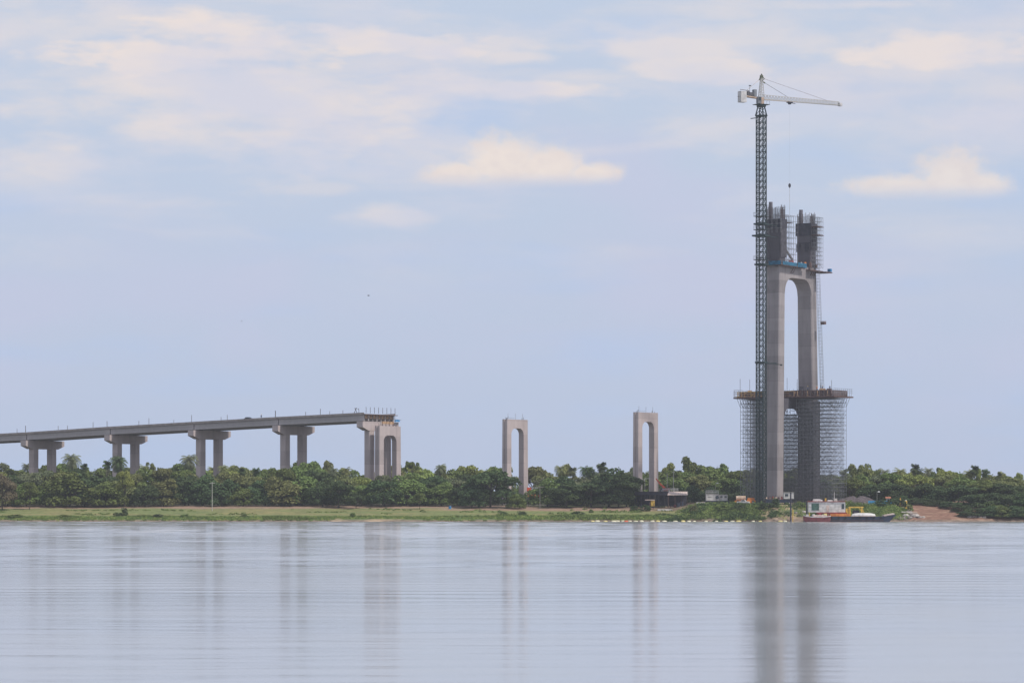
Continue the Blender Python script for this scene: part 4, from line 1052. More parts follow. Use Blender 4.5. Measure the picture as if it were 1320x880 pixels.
# ------------------------------------------------------------------ bank vegetation
def plants(name, pts, n_leaf, size, colname, seed):
    """one mass of upright leaf blades round the given clump centres (x, y, z, radius, height)"""
    r = np.random.RandomState(seed); P = np.array(pts, dtype=np.float32); N = len(P) * n_leaf
    idx = np.repeat(np.arange(len(P)), n_leaf); a = r.rand(N) * 6.283; q = np.sqrt(r.rand(N)) * P[idx, 3]
    c = np.stack([P[idx, 0] + np.cos(a) * q, P[idx, 1] + np.sin(a) * q, P[idx, 2] + (1 - (q / P[idx, 3]) ** 2 * .8) * P[idx, 4] * r.rand(N) ** .6], 1)
    nrm = r.normal(size=(N, 3)); nrm[:, 2] = np.abs(nrm[:, 2]) * .7; nrm /= np.linalg.norm(nrm, axis=1)[:, None]
    t_ = np.cross(nrm, r.normal(size=(N, 3))); t_ /= np.linalg.norm(t_, axis=1)[:, None]; b_ = np.cross(nrm, t_); s = size * (.6 + .8 * r.rand(N))[:, None]
    V = np.zeros((N * 4, 3), np.float32); V[0::4] = c - t_ * s * .5; V[1::4] = c - b_ * s * .35; V[2::4] = c + t_ * s * .5; V[3::4] = c + b_ * s * .35
    me = bpy.data.meshes.new(name); me.from_pydata(V.tolist(), [], np.arange(N * 4).reshape(N, 4).tolist())
    at_ = me.attributes.new('leaf', 'FLOAT', 'FACE'); at_.data.foreach_set('value', (r.rand(len(P))[idx] * .6 + r.rand(N) * .4).astype(np.float32))
    me.materials.append(LEAF[colname]); return me
cl_d, cl_m, cl_y = [], [], []
for i in range(9000):
    X = rnd.uniform(-200, 128); t_ = rnd.uniform(.6, 44) if rnd.random() < .35 else rnd.uniform(.6, 13)
    Y = shore(X) + t_; n1 = mnoise.noise(Vector((X * .06, t_ * .12, 2))); n2 = mnoise.noise(Vector((X * .02, t_ * .05, 6)))
    g = hgt(X, Y); tp = X / Y * F + 660
    if 982 < tp < 1040 and rnd.random() < .8: continue
    if 330 < tp < 640 and t_ < 3.2 and n2 < .1: continue
    if tp < 640: hh_ = .35 + .5 * max(0, n1); rr_ = .7
    elif tp < 880: hh_ = .75 + .9 * max(0, n1 + .2); rr_ = 1.0
    else: hh_ = .7 + 1.6 * max(0, n1 + .1); rr_ = 1.1
    if t_ > 13: 
        if n1 < (.3 if X < 58 else .0): continue
        hh_ *= .6
    (cl_d if n1 > .22 else cl_m if rnd.random() < .6 else cl_y).append((X, Y, g - .05, rr_, hh_))
for nm, c_, l_, sd_, sz in (('bank_undergrowth', cl_d, 'mid green', 1, .42), ('bank_reeds', cl_m, 'mid green', 2, .36), ('bank_grass', cl_y, 'yellow-green', 3, .34)):
    tag(link(nm, plants(nm, c_, 26, sz, l_, sd_)), {'bank_undergrowth': 'dark weeds in patches along the water edge', 'bank_reeds': 'mid green reeds along the far water edge', 'bank_grass': 'pale yellow-green grass tufts on the bank'}[nm], 'ground cover', kind='stuff')
# site bank: dense scrub below the vehicles, as one mass
cs = []
for i in range(1500):
    tp = rnd.uniform(845, 1045); Y = 1000 + rnd.uniform(1.5, 20); X = xat(tp, Y)
    dens = .6 if tp < 985 else .3 if tp < 1005 else .1
    if rnd.random() > dens: continue
    n1 = mnoise.noise(Vector((X * .16, Y * .2, 4)))
    
    if n1 < -.05: continue
    cs.append((X, Y, hgt(X, Y) - .1, 1.2, .5 + 1.5 * max(0, n1 + .15) * (1 if Y < 1014 else .5)))
tag(link('bank_scrub', plants('bank_scrub', cs, 60, .4, 'dark green', 9)), 'tangled dark scrub on the bank below the crane', 'ground cover', kind='stuff')
SHRUB = [leaf_mesh('foliage', crown_blobs('low', 40 + k), 900, .10, 60 + k) for k in range(3)]
shr = [(160, 655.5, 1015, 3.6, 2.6, 'dark green', 'large dark shrub on the grass bank below the second pier'), (150, 658, 1013, 3.0, 1.6, 'dark green', 'lower dark shrub touching the large one below the second pier'),
       (20, 663, 1008, 7, 1.4, 'mid green', 'long low shrub at the left edge of the bank'), (82, 663, 1008, 6, 1.2, 'mid green', 'flat shrub on the bank below the feathery palm'),
       (204, 662, 1009, 4.5, 1.4, 'dark green', 'squat shrub on the bank left of the pale pole'), (239, 661, 1009, 4, 1.4, 'mid green', 'rounded shrub just left of the pale pole on the bank'),
       (314, 661, 1008, 3.5, 1.6, 'mid green', 'solitary rounded shrub between the pale pole and sandy patch'), (455, 659, 1010, 3.0, 1.6, 'mid green', 'small shrub on the bank below the gap before the deck end'),
       (647, 658, 1014, 4.5, 1.9, 'dark green', 'dark shrub on the bank below the middle portal left leg'), (672, 659, 1013, 5, 1.8, 'dark green', 'dark shrub on the bank below the red tank'),
       (745, 658, 1013, 5.5, 1.9, 'dark green', 'dark shrub on the bank below the gap between free portals'), (762, 652.5, 1028, 2, 1.3, 'mid green', 'tiny lone shrub on the pink dirt track'),
       (545, 644, 1030, 2.2, .8, 'mid green', 'low tuft below the small lone tree on the grass'), (1150, 653, 1014, 5, 2.0, 'dark green', 'dark scrub mound right of the yellow gantry'),
       (1136, 655, 1012, 5.5, 2.2, 'dark green', 'dark scrub mound right behind the white upturned boat'), (1172, 661, 1010, 4, 2.2, 'mid green', 'green scrub above the shoreline rocks'),
       (1162, 656, 1014, 4, 2.6, 'dark green', 'dark scrub between the yellow markers and the water'), (953, 651, 1008, 5.0, 2.6, 'dark green', 'bush on the bank left below the white pickup'),
       (999, 652, 1009, 4.6, 3.2, 'dark green', 'dark bush on the bank just right of the white pickup'), (985, 655, 1008, 4.6, 2.6, 'dark green', 'dark bush on the bank below the crane mast'),
       (930, 654, 1009, 5.5, 2.4, 'mid green', 'spreading bush on the bank below the white site cabin'), (895, 655, 1010, 4, 2.4, 'olive', 'dry olive bush on the bank below the tin-roofed shed'),
       (832, 650, 1034, 4, 2.4, 'dark green', 'dark bush under the trestle left of the yellow tank'), (818, 652, 1034, 4, 2.2, 'dark green', 'dark bush under the left end of the trestle'),
       (1033, 654, 1010, 3, 1.8, 'mid green', 'small green bush behind the tall dark mooring pile')]
for i, (px, py, Y, w_, h_, c_, lab) in enumerate(shr):
    X = xat(px, Y); t_ = thing('shrub', lab, 'shrub', (X, Y, hgt(X, Y) - .1), rnd.uniform(0, 6), 'shrubs along the bank')
    o = link('foliage', SHRUB[i % 3], t_); o.scale = (w_, w_ * .8, h_ * 1.15); o.material_slots[0].link = 'OBJECT'; o.material_slots[0].material = LEAF[c_]
# ------------------------------------------------------------------ site things
def ground_at(px, Y): X = xat(px, Y); return X, hgt(X, Y)
def poly_boxes(mb, lst):
    for c, d in lst: mb.box(c, d)
    return mb
def wheel(parent, x, y, z, r, w):
    q = MB(); q.bar((x, y - w / 2, z), (x, y + w / 2, z), 2 * r, n=14); o = q.build('wheel', TYRE, parent)
    MB().bar((x, y - w / 2 - .02, z), (x, y + w / 2 + .02, z), r * 1.1, n=10).build('rim', POLEW, o)

# trestle platform under the boom portal
Y = 1058; X, g = ground_at(838, Y); zt = zat(633.5, Y)
tr = thing('trestle_platform', 'long dark steel trestle platform at the foot of the portal with the boom', 'trestle', (X, Y, 0), R(-3))
L = 47 * Y / F
MB().box((-.5, 0, zt - .6), (L * 1.25, 5.5, 1.0)).build('girder', mat('dark_steel', (.035, .035, .055), .7, .3), tr)
MB().box((-.5, 0, zt - .02), (L * 1.27, 5.9, .16)).build('deck_plate', FORM, tr)
for k in range(8):
    for y in (-2.3, 2.3): MB().bar((-7 + k * 2, y, g - .5), (-7 + k * 2, y, zt - 1.1), .3, n=8).build('post', FORM, tr)
for k in range(6): MB().bar((-7 + k * 2, -2.35, g + .2), (-5 + k * 2, -2.35, zt - 1.2), .14).build('brace', FORM, tr)
for i_ in range(8): MB().box((-6.2 + i_ * 1.75, 2.1, (g + zt - 1.2) / 2 + .3), (1.7, .1, zt - 1.2 - g)).build('added_dark_panel', mat('dark_steel', (.035, .035, .055)), tr)  # dark panels added to fill in the darkness under the platform
# stair tower between the portal legs
X, g = ground_at(832, 1064); z0 = zat(633, 1064)
stt = thing('stair_tower', 'pale steel stair frame between the legs of the boom portal', 'stair frame', (X, 1064, z0), R(10))
for x, z1 in ((-2.2, 1.0), (-1.2, 2.6), (-.2, 4.2), (1.5, 4.2)): MB().bar((x, 0, 0), (x, 0, z1 + .3), .14).build('upright', POLEW, stt)
for y in (-.5, .5): MB().bar((-2.5, y, .2), (-.2, y, 4.3), .16).build('stringer', POLEW, stt)
for k in range(8): MB().box((-2.3 + k * .28, 0, .5 + k * .5), (.4, 1.0, .1)).build('stair_tread', SCAF, stt)
MB().bar((-.2, 0, 4.4), (1.7, 0, 4.4), .2).bar((-2.4, -.5, 1.4), (-1, -.5, 4.4), .1).build('handrail', POLEW, stt)
# boom truck with the orange boom
X, g = ground_at(858, 1062)
bt = thing('mobile_crane', 'orange telescopic boom raised above the trestle, leaning left', 'mobile crane', (X, 1062, zt + .05), 0)
k = 1062 / F
MB().bar((0, 0, .9), (-8.0 * k, 0, 11.0 * k), .75, w2=.55).build('boom', REDOR, bt)
MB().bar((-8.0 * k, 0, 11.0 * k), (-12.5 * k, 0, 17.0 * k), .5, w2=.35).build('boom_extension', REDOR, bt)
MB().bar((.4, 0, .7), (-4.5 * k, 0, 6.0 * k), .28).build('lift_cylinder', SCAF_D, bt)
MB().box((.2, 0, .7), (2.6, 2.0, 1.1)).build('slew_body', mat('dark_red_body', (.25, .05, .04), .6), bt)
MB().box((-1.6, 0, .6), (1.2, 1.9, .9)).build('operator_cab', GLASS, bt)
for x in (-1.4, 1.2): wheel(bt, x, -.9, .3, .42, .3)
# railing on the trestle right end
X, g = ground_at(866, 1060)
gr = thing('pipe_rack', 'white pipe rack lying on the trestle behind the tin roof', 'pipe rack', (X, 1061, zt + .05))
for z in (.35, .75, 1.05): MB().bar((-3.2, 0, z), (2.2, 0, z), .13).build('pipe', WHITE, gr)
for x in (-3, -1, 1, 2.2): MB().bar((x, 0, 0), (x, 0, 1.2), .12).build('stand', POLEW, gr)
# tin-roofed shed
Y = 1050; X, g = ground_at(873, Y)
sh = thing('open_shed', 'open shed with pale sloping tin roof and dark interior beside the trestle', 'shed', (X, Y, g), R(4))
zr = zat(638, Y) - g; zr2 = zat(634, Y) - g
q = MB(); q.loft([[(-3.7, -3, zr), (3.2, -3, zr), (3.7, 2.6, zr2 + .1), (-2.6, 2.6, zr2 + .1)], [(-3.7, -3, zr + .1), (3.2, -3, zr + .1), (3.7, 2.6, zr2 + .2), (-2.6, 2.6, zr2 + .2)]]); q.build('roof', ROOFP, sh)
for k in range(9): MB().bar((-3.5 + k * .84, -3.02, zr + .16), (-2.4 + k * .77, 2.5, zr2 + .27), .08).build('roof_rib', ROOFP, sh)
for x in (-3.3, -1.1, 1.1, 3.0):
    MB().bar((x, -2.8, -.2), (x, -2.8, zr + .02), .16).build('post', BROWN, sh); MB().bar((x + .3, 2.4, -.2), (x + .3, 2.4, zr2 + .12), .16).build('post', BROWN, sh)
MB().box((0.2, 2.3, zr / 2), (6.4, .12, zr - .4)).build('back_wall', FORM, sh)
MB().box((-3.25, -.2, zr / 2), (.1, 4.6, zr - .5)).build('side_wall', FORM, sh)
X2, g2 = ground_at(870, 1049)
dr = thing('oil_drum', 'red drum standing inside the open tin-roofed shed', 'drum', (X2, 1048.4, g2)); q = MB()
q.bar((0, 0, 0), (0, 0, 1.0), .9, n=14); q.build('barrel', REDP, dr)
for z in (.33, .66): MB().bar((0, 0, z - .02), (0, 0, z + .03), .96, n=14).build('hoop', BROWN, dr)
for i, (px, hgt_) in enumerate(((874.5, 1.3), (879, 1.5))):
    X2, g2 = ground_at(px, 1049); cr = thing('machine_crate', ('lower' if i == 0 else 'taller') + ' grey-blue machine case in the shed behind the red drum', 'machine', (X2, 1049.3, g2))
    MB().box((0, 0, hgt_ / 2), (.9, .9, hgt_), .2).build('case', mat('grey_blue', (.12, .14, .19), .6), cr); MB().box((0, 0, hgt_ + .06), (1.0, 1.0, .12), .2).build('lid', SCAF_D, cr)
# yellow tank on legs under the trestle
X, g = ground_at(840, 1046)
yt = thing('yellow_hopper', 'yellow hopper on legs in front of the trestle, under the portal', 'hopper', (X, 1046, g))
for a, b_ in ((-.7, -.6), (.7, -.6), (-.7, .6), (.7, .6)): MB().bar((a, b_, -.2), (a, b_, 2.0), .16).build('leg', BROWN, yt)
MB().box((.35, 0, 1.9), (1.3, 1.3, 1.9)).build('bin', YELLOW, yt); MB().box((-.6, 0, 3.0), (3.2, 1.7, .3)).build('rim', ROOFP, yt)
# pale mat / concrete slabs in front of the shed
X, g = ground_at(857, 1040)
for i, (px, Y, ln, lab) in enumerate(((857, 1038, 5.0, 'pale concrete slab lying on the grass below the shed, left one'), (903, 1030, 3.0, 'pale concrete slab lying in the scrub left below the site cabin'))):
    X, g = ground_at(px, Y); s_ = thing('concrete_slab', lab, 'slab', (X, Y, g)); MB().box((0, 0, .35), (ln, 1.5, .55), .05, taper=.95).build('block', GREYC, s_)
    for k in (-1, 1): MB().bar((k * ln * .3, 0, .62), (k * ln * .3 + .3, 0, .62 + .2), .05).build('lifting_eye', REBAR, s_)
# white site cabin with railed upper deck
Y = 1040; X, g = ground_at(924, Y); z1 = zat(636.5, Y) - g
wc = thing('site_cabin', 'white two-box site cabin with round dark opening and railed roof deck', 'site cabin', (X, Y, g), R(3)); k = Y / F
zb = zat(645, Y) - g
MB().box((-6 * k, 0, (z1 + zb) / 2), (16 * k, 2.6, z1 - zb)).build('wall', WHITE, wc)
MB().box((8 * k, .3, (z1 + zb) / 2 - .1), (11 * k, 2.4, z1 - zb - .3)).build('annex_wall', WHITE, wc)
MB().box((-6 * k, 0, z1 + .07), (16.6 * k, 2.9, .12)).build('roof', POLEW, wc); MB().box((8 * k, .3, z1 - .18), (11.6 * k, 2.7, .1)).build('annex_roof', POLEW, wc)
MB().box((0, 0, zb / 2), (30 * k, 2.6, zb)).build('chassis', NAVY, wc)
MB().bar((-.3 * k, -1.33, (z1 + zb) / 2), (-.3 * k, -1.38, (z1 + zb) / 2), 1.15, n=16).build('round_opening', GLASS, wc)
for px_ in (5.5, 11.0):
    f_ = MB().box((px_ * k, -.93, (z1 + zb) / 2 + .2), (.75, .06, .5)).build('window', GLASS, wc); MB().box((px_ * k, -.97, (z1 + zb) / 2 - .1), (.95, .08, .08)).build('sill', POLEW, f_)
MB().box((-10 * k, -1.33, (z1 + zb) / 2 + .2), (1.3, .05, .12)).build('vent', GLASS, wc)
for x in np.arange(-14, 3, 2.6): [MB().bar((x * k, y_, z1 + .1), (x * k, y_, z1 + 1.2), .07).build('rail_post', WHITE, wc) for y_ in (-1.3, 1.3)]
for z in (.65, 1.2): [MB().bar((-14 * k, y_, z1 + z), (2 * k, y_, z1 + z), .08).build('guard_rail', WHITE, wc) for y_ in (-1.3, 1.3)]
# orange skip/tanker
Y = 1032; X, g = ground_at(961, Y); k = Y / F; zb = zat(648, Y) - g
ot = thing('tank_trailer', 'orange tank trailer behind the white pickup at the crane foot', 'trailer', (X, Y, g))
MB().box((0, 0, zb + .45), (28 * k, 2.3, .8)).build('frame', ORANGE, ot)
q = MB(); q.bar((-12 * k, 0, zb + 1.5), (0, 0, zb + 1.5), 1.7, n=14); q.build('tank', RUST, ot)
MB().box((-9 * k, 0, zb + 2.3), (1.0, .8, .3)).build('tank_hatch', POLEW, ot); MB().box((7 * k, 0, zb + 1.3), (2.6, 1.8, .9), taper=.8).build('pump_housing', ORANGE, ot)
for x in (-2.6, -1.4, 2.4): wheel(ot, x, -1.05, .48, .48, .3)
# white pickup
Y = 1021; X, g = ground_at(958, Y); k = Y / F
pk = thing('pickup_truck', 'small white pickup parked before the orange trailer', 'pickup truck', (X, Y, g), R(-14))
prof = [(-2.0, .45), (-2.0, .98), (-.9, 1.02), (-.75, 1.02), (-.45, 1.48), (.55, 1.5), (1.0, 1.05), (1.95, .95), (2.05, .75), (2.05, .45)]
MB().prism(prof, -.82, .82, 'y').build('body', WHITE, pk)
MB().prism([(-.38, 1.05), (-.2, 1.40), (.48, 1.42), (.82, 1.06)], -.835, .835, 'y').build('side_window', GLASS, pk)
MB().box((-1.45, 0, .97), (1.0, 1.35, .12)).build('load_bed', FORM, pk)
MB().box((0, 0, .47), (3.9, 1.7, .12)).build('bumper', FORM, pk)
for sx_ in (-1.25, 1.3):
    for sy in (-.78, .78): wheel(pk, sx_, sy, .34, .34, .22)
for sy in (-.6, .6): MB().box((2.05, sy, .78), (.06, .3, .16)).build('headlight', LAMPW, pk)
# dark pontoon with white crane cab
Y = 1020; X, g = ground_at(1004, Y); k = Y / F; zb = zat(649, Y) - g; zt_ = zat(643.5, Y) - g
dp = thing('flatbed_trailer', 'dark blue flatbed trailer at the foot of the near pylon leg', 'trailer', (X, Y, g))
MB().box((0, 0, max(.7, (zb + zt_) / 2 + .2)), (34 * k, 2.4, 1.0)).build('flatbed', NAVY, dp)
for x in (-3.4, -2.3, 2.4, 3.4): wheel(dp, x, -1.05, .4, .4, .25)
for i_ in range(7): MB().box((-16 * k + i_ * 1.0, -.6, zt_ + .5), (.5 + .3 * (i_ % 2), .7, .5 + .25 * (i_ % 3)), i_ * .3, taper=.6).build('cargo', (RUST, BROWN, REDP)[i_ % 3], dp)
X2 = xat(1016.5, Y); cb = thing('control_cabin', 'small white control cabin raised on a frame behind the tall dark pile', 'cabin', (X2, Y - .3, g))
zc0, zc1 = zat(643, Y) - g, zat(635, Y) - g
MB().box((0, 0, (zc0 + zc1) / 2 + .1), (13 * k, 2.0, zc1 - zc0)).build('wall', WHITE, cb); MB().box((0, 0, zc1 + .16), (13.8 * k, 2.3, .12)).build('roof', POLEW, cb)
f_ = MB().box((-3.0 * k, -1.02, zc0 + 1.3), (1.1, .06, .75)).build('window', GLASS, cb); MB().box((-3 * k, -1.05, zc0 + .88), (1.3, .1, .08)).build('sill', POLEW, f_)
for a in (-1.4, 1.4): MB().bar((a, -.8, -.1), (a, -.8, zc0 + .15), .16).bar((a, .8, -.1), (a, .8, zc0 + .15), .16).build('leg', FORM, cb)
# mooring piles
for px, y0, y1, Y, lab in ((1019.3, 635, 672, 997.5, 'tall dark mooring pile standing in front of the control cabin'), (1040, 643.5, 668, 997, 'shorter dark mooring pile at the left corner of the white deckhouse')):
    t_ = thing('mooring_pile', lab, 'pile', (xat(px, Y), Y, 0)); z1 = zat(y0, Y)
    MB().bar((0, 0, -2.5), (0, 0, z1), .5, n=10).build('shaft', FORM, t_); MB().bar((0, 0, z1), (0, 0, z1 + .15), .66, n=10).build('cap', SCAF_D, t_); MB().bar((0, 0, 1.0), (0, 0, 1.5), .66, n=10).build('collar', BROWN, t_)
for px, y0, y1, Y, lab in ((1021.8, 656, 671, 999, 'short yellow mooring post right of the tall dark pile'), (1043, 656, 668, 998.5, 'short yellow post beside the deckhouse left corner')):
    t_ = thing('mooring_post', lab, 'post', (xat(px, Y), Y, 0)); MB().bar((0, 0, -.8), (.1, 0, zat(y0, Y)), .32, n=8).build('shaft', YELLOW, t_); MB().bar((.1, 0, zat(y0, Y)), (.1, 0, zat(y0, Y) + .1), .42, n=8).build('cap', BROWN, t_)
# work barge with deckhouse
Y = 990; k = Y / F; X0 = xat(1095, Y)
ba = thing('work_barge', 'long low navy work barge with white deckhouse moored at the bank', 'barge', (X0, Y, 0), R(-2))
hl = lambda a: (a - 1095) * k
q = MB(); zdk = 1.75
q.loft([[(hl(1037), y, -.5), (hl(1143), y, -.5), (hl(1152), y, zdk + .1), (hl(1153), y, zdk + .6), (hl(1140), y, zdk), (hl(1036), y, zdk)] for y in (-3.6, 3.6)]); q.build('hull', NAVY, ba)
MB().loft([[(hl(1138.5), y, zdk + .03), (hl(1151.5), y, zdk + .63), (hl(1151.5), y, zdk + 1.0), (hl(1138.5), y, zdk + .4)] for y in (-3.65, 3.65)]).build('bow_ramp', ROOFP, ba)
MB().box((hl(1095), -3.68, .42), (85 * k, .1, .22)).build('rubbing_strake', BROWN, ba)
for i_ in range(9): MB().bar((hl(1062 + i_ * 9), -3.75, 1.3), (hl(1062 + i_ * 9), -3.95, 1.3), .7, n=12).build('tyre_fender', TYRE, ba)
dx0, dx1 = hl(1042), hl(1089); zh0 = zat(660, Y); zh1 = zat(646.5, Y)
MB().box(((dx0 + dx1) / 2, 0, (zh0 + zh1) / 2), (dx1 - dx0, 4.4, zh1 - zh0)).build('deckhouse', WHITE, ba)
MB().box(((dx0 + dx1) / 2, 0, zh1 + .1), (dx1 - dx0 + .6, 5.0, .22)).build('deckhouse_roof', REDP, ba)
MB().box(((dx0 + dx1) / 2 + 1.5, 0, zh0 - .25), (dx1 - dx0 - 2, 4.7, .5)).build('red_skirt', REDP, ba)
for z in (zh0 + .9, zh0 + 1.8): MB().box(((dx0 + dx1) / 2, -2.22, z), (dx1 - dx0, .05, .06)).build('wall_batten', POLEW, ba)
MB().box((hl(1050.5), -2.24, zh0 + 1.75), (9.5 * k, .1, 2.2)).build('tarpaulin', GREENP, ba)
MB().box((hl(1086), -2.24, zh0 + 1.9), (3.5 * k, .08, 1.6)).build('window', GLASS, ba)
d_ = MB().box((hl(1066.5), -2.24, zh0 + 1.2), (.9, .07, 2.1)).build('door', ROOFP, ba); MB().box((hl(1066.5) + .3, -2.3, zh0 + 1.1), (.08, .06, .12)).build('handle', FORM, d_)
for a, w_, h_, m_ in ((1053, 2.6, .7, WHITE), (1058, 1.2, .5, WHITE), (1070, 1.8, .4, WHITE), (1077, 1.2, .8, POLEW)): MB().box((hl(a), 0, zh1 + .2 + h_ / 2), (w_, 1.6, h_), taper=.85).build('roof_box', m_, ba)
q = MB(); q.bar((hl(1075.5), 0, zh1 + .2), (hl(1075.5), 0, zat(634, Y)), .22, w2=.12); q.bar((hl(1074), 0, zh1 + 1.0), (hl(1079), 0, zh1 + 1.0), .1); q.build('mast', WHITE, ba)
MB().box((hl(1064.5), .8, zh1 + .7), (.5, .5, 1.0)).build('funnel', YELLOW, ba)
for a in range(1042, 1092, 5): MB().bar((hl(a), -2.4, zh1 + .2), (hl(a), -2.4, zh1 + .6), .05).build('rail_post', REDP, ba)
MB().box((hl(1082), -2.9, zdk + .45), (25 * k, 1.2, .8)).build('pontoon_beam', ORANGE, ba)
for a, m_, s_ in ((1048, WHITE, .7), (1056, REDP, 1.0), (1060, BUOYW, .6), (1063, BUOYY, .9), (1067, REDP, .6), (1086, WHITE, .6)):
    MB().box((hl(a), -2.9, zdk + s_ * .5 + .02), (s_ * 1.3, .9, s_), .3, taper=.7).build('deck_cargo', m_, ba)
# yellow gantry on the barge
Xg = xat(1103, Y)
ga = thing('yellow_gantry', 'yellow tubular lifting gantry standing on the barge deck', 'gantry', (Xg, Y - .5, zdk + .02), R(-2)); zg = zat(653.5, Y) - zdk
for a in (-8, 7.5):
    for y in (-1.1, 1.1): MB().bar((a * k + (.0), y, 0), (a * k, y, zg), .32).build('leg', YELLOW, ga)
MB().bar((-9 * k, -1.1, zg), (9.5 * k, -1.1, zg), .4).build('top_beam', YELLOW, ga); MB().bar((-9 * k, 1.1, zg), (9.5 * k, 1.1, zg), .4).build('top_beam', YELLOW, ga)
MB().bar((7.5 * k, -1.1, zg), (11.5 * k, -1.1, 0), .22).bar((3 * k, -1.1, zg), (7.5 * k, -1.1, zg * .5), .2).build('brace', YELLOW, ga)
MB().box((-10 * k, 0, zg * .45), (1.7, 2.2, zg * .85), taper=.85).build('engine_cover', YELLOW, ga); MB().box((0, 0, 1.0), (2.4, 1.8, 1.8), taper=.8).build('winch_drum', FORM, ga)
# white upturned boat on the barge
q = MB(); bl_ = thing('upturned_boat', 'white upturned boat hull lying on the barge deck', 'boat', (xat(1113, 987), 987, zdk + .02), R(-2)); L_ = 15.5 * k
rings = []
for f in np.linspace(-1, 1, 9):
    w_ = 1.0 * (1 - abs(f) ** 4 * .55); hh2 = 1.05 * (1 - abs(f) ** 3 * .35)
    rings.append([(f * L_ * (1 if True else 1), -w_, 0), (f * L_ * .98, -w_ * .9, hh2 * .55), (f * L_ * .93, -w_ * .4, hh2), (f * L_ * .93, w_ * .4, hh2), (f * L_ * .98, w_ * .9, hh2 * .55), (f * L_, w_, 0)])
q.loft(rings); q.build('hull', WHITE, bl_); MB().box((0, -1.0, .10), (L_ * 1.96, .1, .16)).build('gunwale', ROOFP, bl_); MB().box((0, 0, 1.06), (L_ * 1.6, .1, .1)).build('keel', POLEW, bl_)
# red workboat at the left end
rb = thing('red_workboat', 'small red workboat with white gunwale moored before the deckhouse', 'boat', (xat(1053, 984), 984, 0), R(-2)); k = 984 / F
rings = []
for f, w_, zt2, zb2 in ((-1.0, .9, 2.0, .6), (-.8, 1.3, 1.75, -.1), (-.3, 1.5, 1.5, -.3), (.4, 1.5, 1.45, -.3), (.85, 1.25, 1.7, -.1), (1.0, .9, 1.8, .4)):
    x = f * 17.5 * k; rings.append([(x, -w_ * .6, zb2), (x, -w_, zt2), (x, w_, zt2), (x, w_ * .6, zb2)])
MB().loft(rings).build('hull', mat('worn_red_hull', (.20, .06, .065), .6, .3, 1), rb)
q = MB()
for i_ in range(5):
    a, b_ = rings[i_], rings[i_ + 1]
    q.bar(Vector(a[1]) + Vector((0, -.05, .05)), Vector(b_[1]) + Vector((0, -.05, .05)), .2)
q.build('gunwale', WHITE, rb)
MB().box((1.0, 0, 1.95), (4.5, 1.7, .5), taper=.85).build('canopy', ROOFP, rb); MB().box((-3.0, 0, 2.0), (1.0, 1.0, .8), taper=.8).build('engine_box', POLEW, rb)
# dark earth mound behind the gantry
q = MB(); NX, NY = 26, 12; vs = []
Xm = xat(1101, 1024)
for j in range(NY + 1):
    for i in range(NX + 1):
        x = -7.5 + 15 * i / NX; y = -6 + 12 * j / NY; f = max(0, 1 - (x / 7.4) ** 2) * max(0, 1 - (y / 6) ** 2)
        g = hgt(Xm + x, 1024 + y); vs.append((x, y, g - .4 + f ** .5 * 2.2 * (1.15 + .03 * x) + f ** .5 * 1.1 * mnoise.noise(Vector((x * .45, y * .6, 2)))))
q.add(vs, [(j * (NX + 1) + i, j * (NX + 1) + i + 1, (j + 1) * (NX + 1) + i + 1, (j + 1) * (NX + 1) + i) for j in range(NY) for i in range(NX)])
o = q.build('earth_mound', mat('dark_spoil', (.085, .07, .075), .95, .35, 1.2, bump=.3), None, (Xm, 1024, 0), smooth=True); tag(o, 'low mound of dark grey spoil behind the yellow gantry', 'earth mound')
# blue fence
Y = 1017; X, g = ground_at(1135, Y); k = Y / F
bf = thing('blue_fence', 'bright blue sheet fence on the bank below the lamp pole', 'fence', (X, Y, g)); zf = zat(645.5, Y) - g; zf0 = zat(649.5, Y) - g
for i_ in range(8):
    MB().box((-14 * k + i_ * 3.85 * k, .02 * (i_ % 2), (zf + max(zf0, 0) - .4) / 2), (3.8 * k, .06, zf - max(zf0, 0) + .6)).build('panel', mat('bright_blue_sheet', (.05, .27, .52), .6, .15), bf)
    MB().bar((-16 * k + i_ * 3.85 * k, .1, -.3), (-16 * k + i_ * 3.85 * k, .1, zf + .15), .09).build('post', POLEW, bf)
X, g = ground_at(1145, 1031); g = max(g, 5.2); hu = thing('guard_hut', 'tiny white hut with reddish roof at the right end of the blue fence', 'hut', (X, 1031.5, g))
MB().box((0, 0, 1.0), (1.0, 1.0, 2.0)).build('wall', WHITE, hu); MB().prism([(-.8, 2.0), (.8, 2.0), (0, 2.5)], -.9, .9).build('roof', mat('clay_roof', (.35, .14, .09)), hu); MB().box((0, -.67, 1.0), (.5, .4, 1.5)).build('door', FORM, hu)
# yellow markers on the red ramp
for px, Y, h_, lab in ((1160.5, 1016, 2.6, 'taller thin yellow marker post at the top of the red ramp'), (1167.5, 1015, 2.4, 'thick yellow marker drum right of the thin yellow post')):
    X, g = ground_at(px, Y); t_ = thing('marker_post', lab, 'marker', (X, Y, g)); w_ = .45 if px < 1165 else .95
    MB().bar((0, 0, -.2), (0, 0, h_), w_, n=10).build('shaft', YELLOW, t_); MB().bar((0, 0, h_), (0, 0, h_ + .35), w_ * .6, n=10).build('cap', WHITE if px > 1165 else ORANGE, t_)
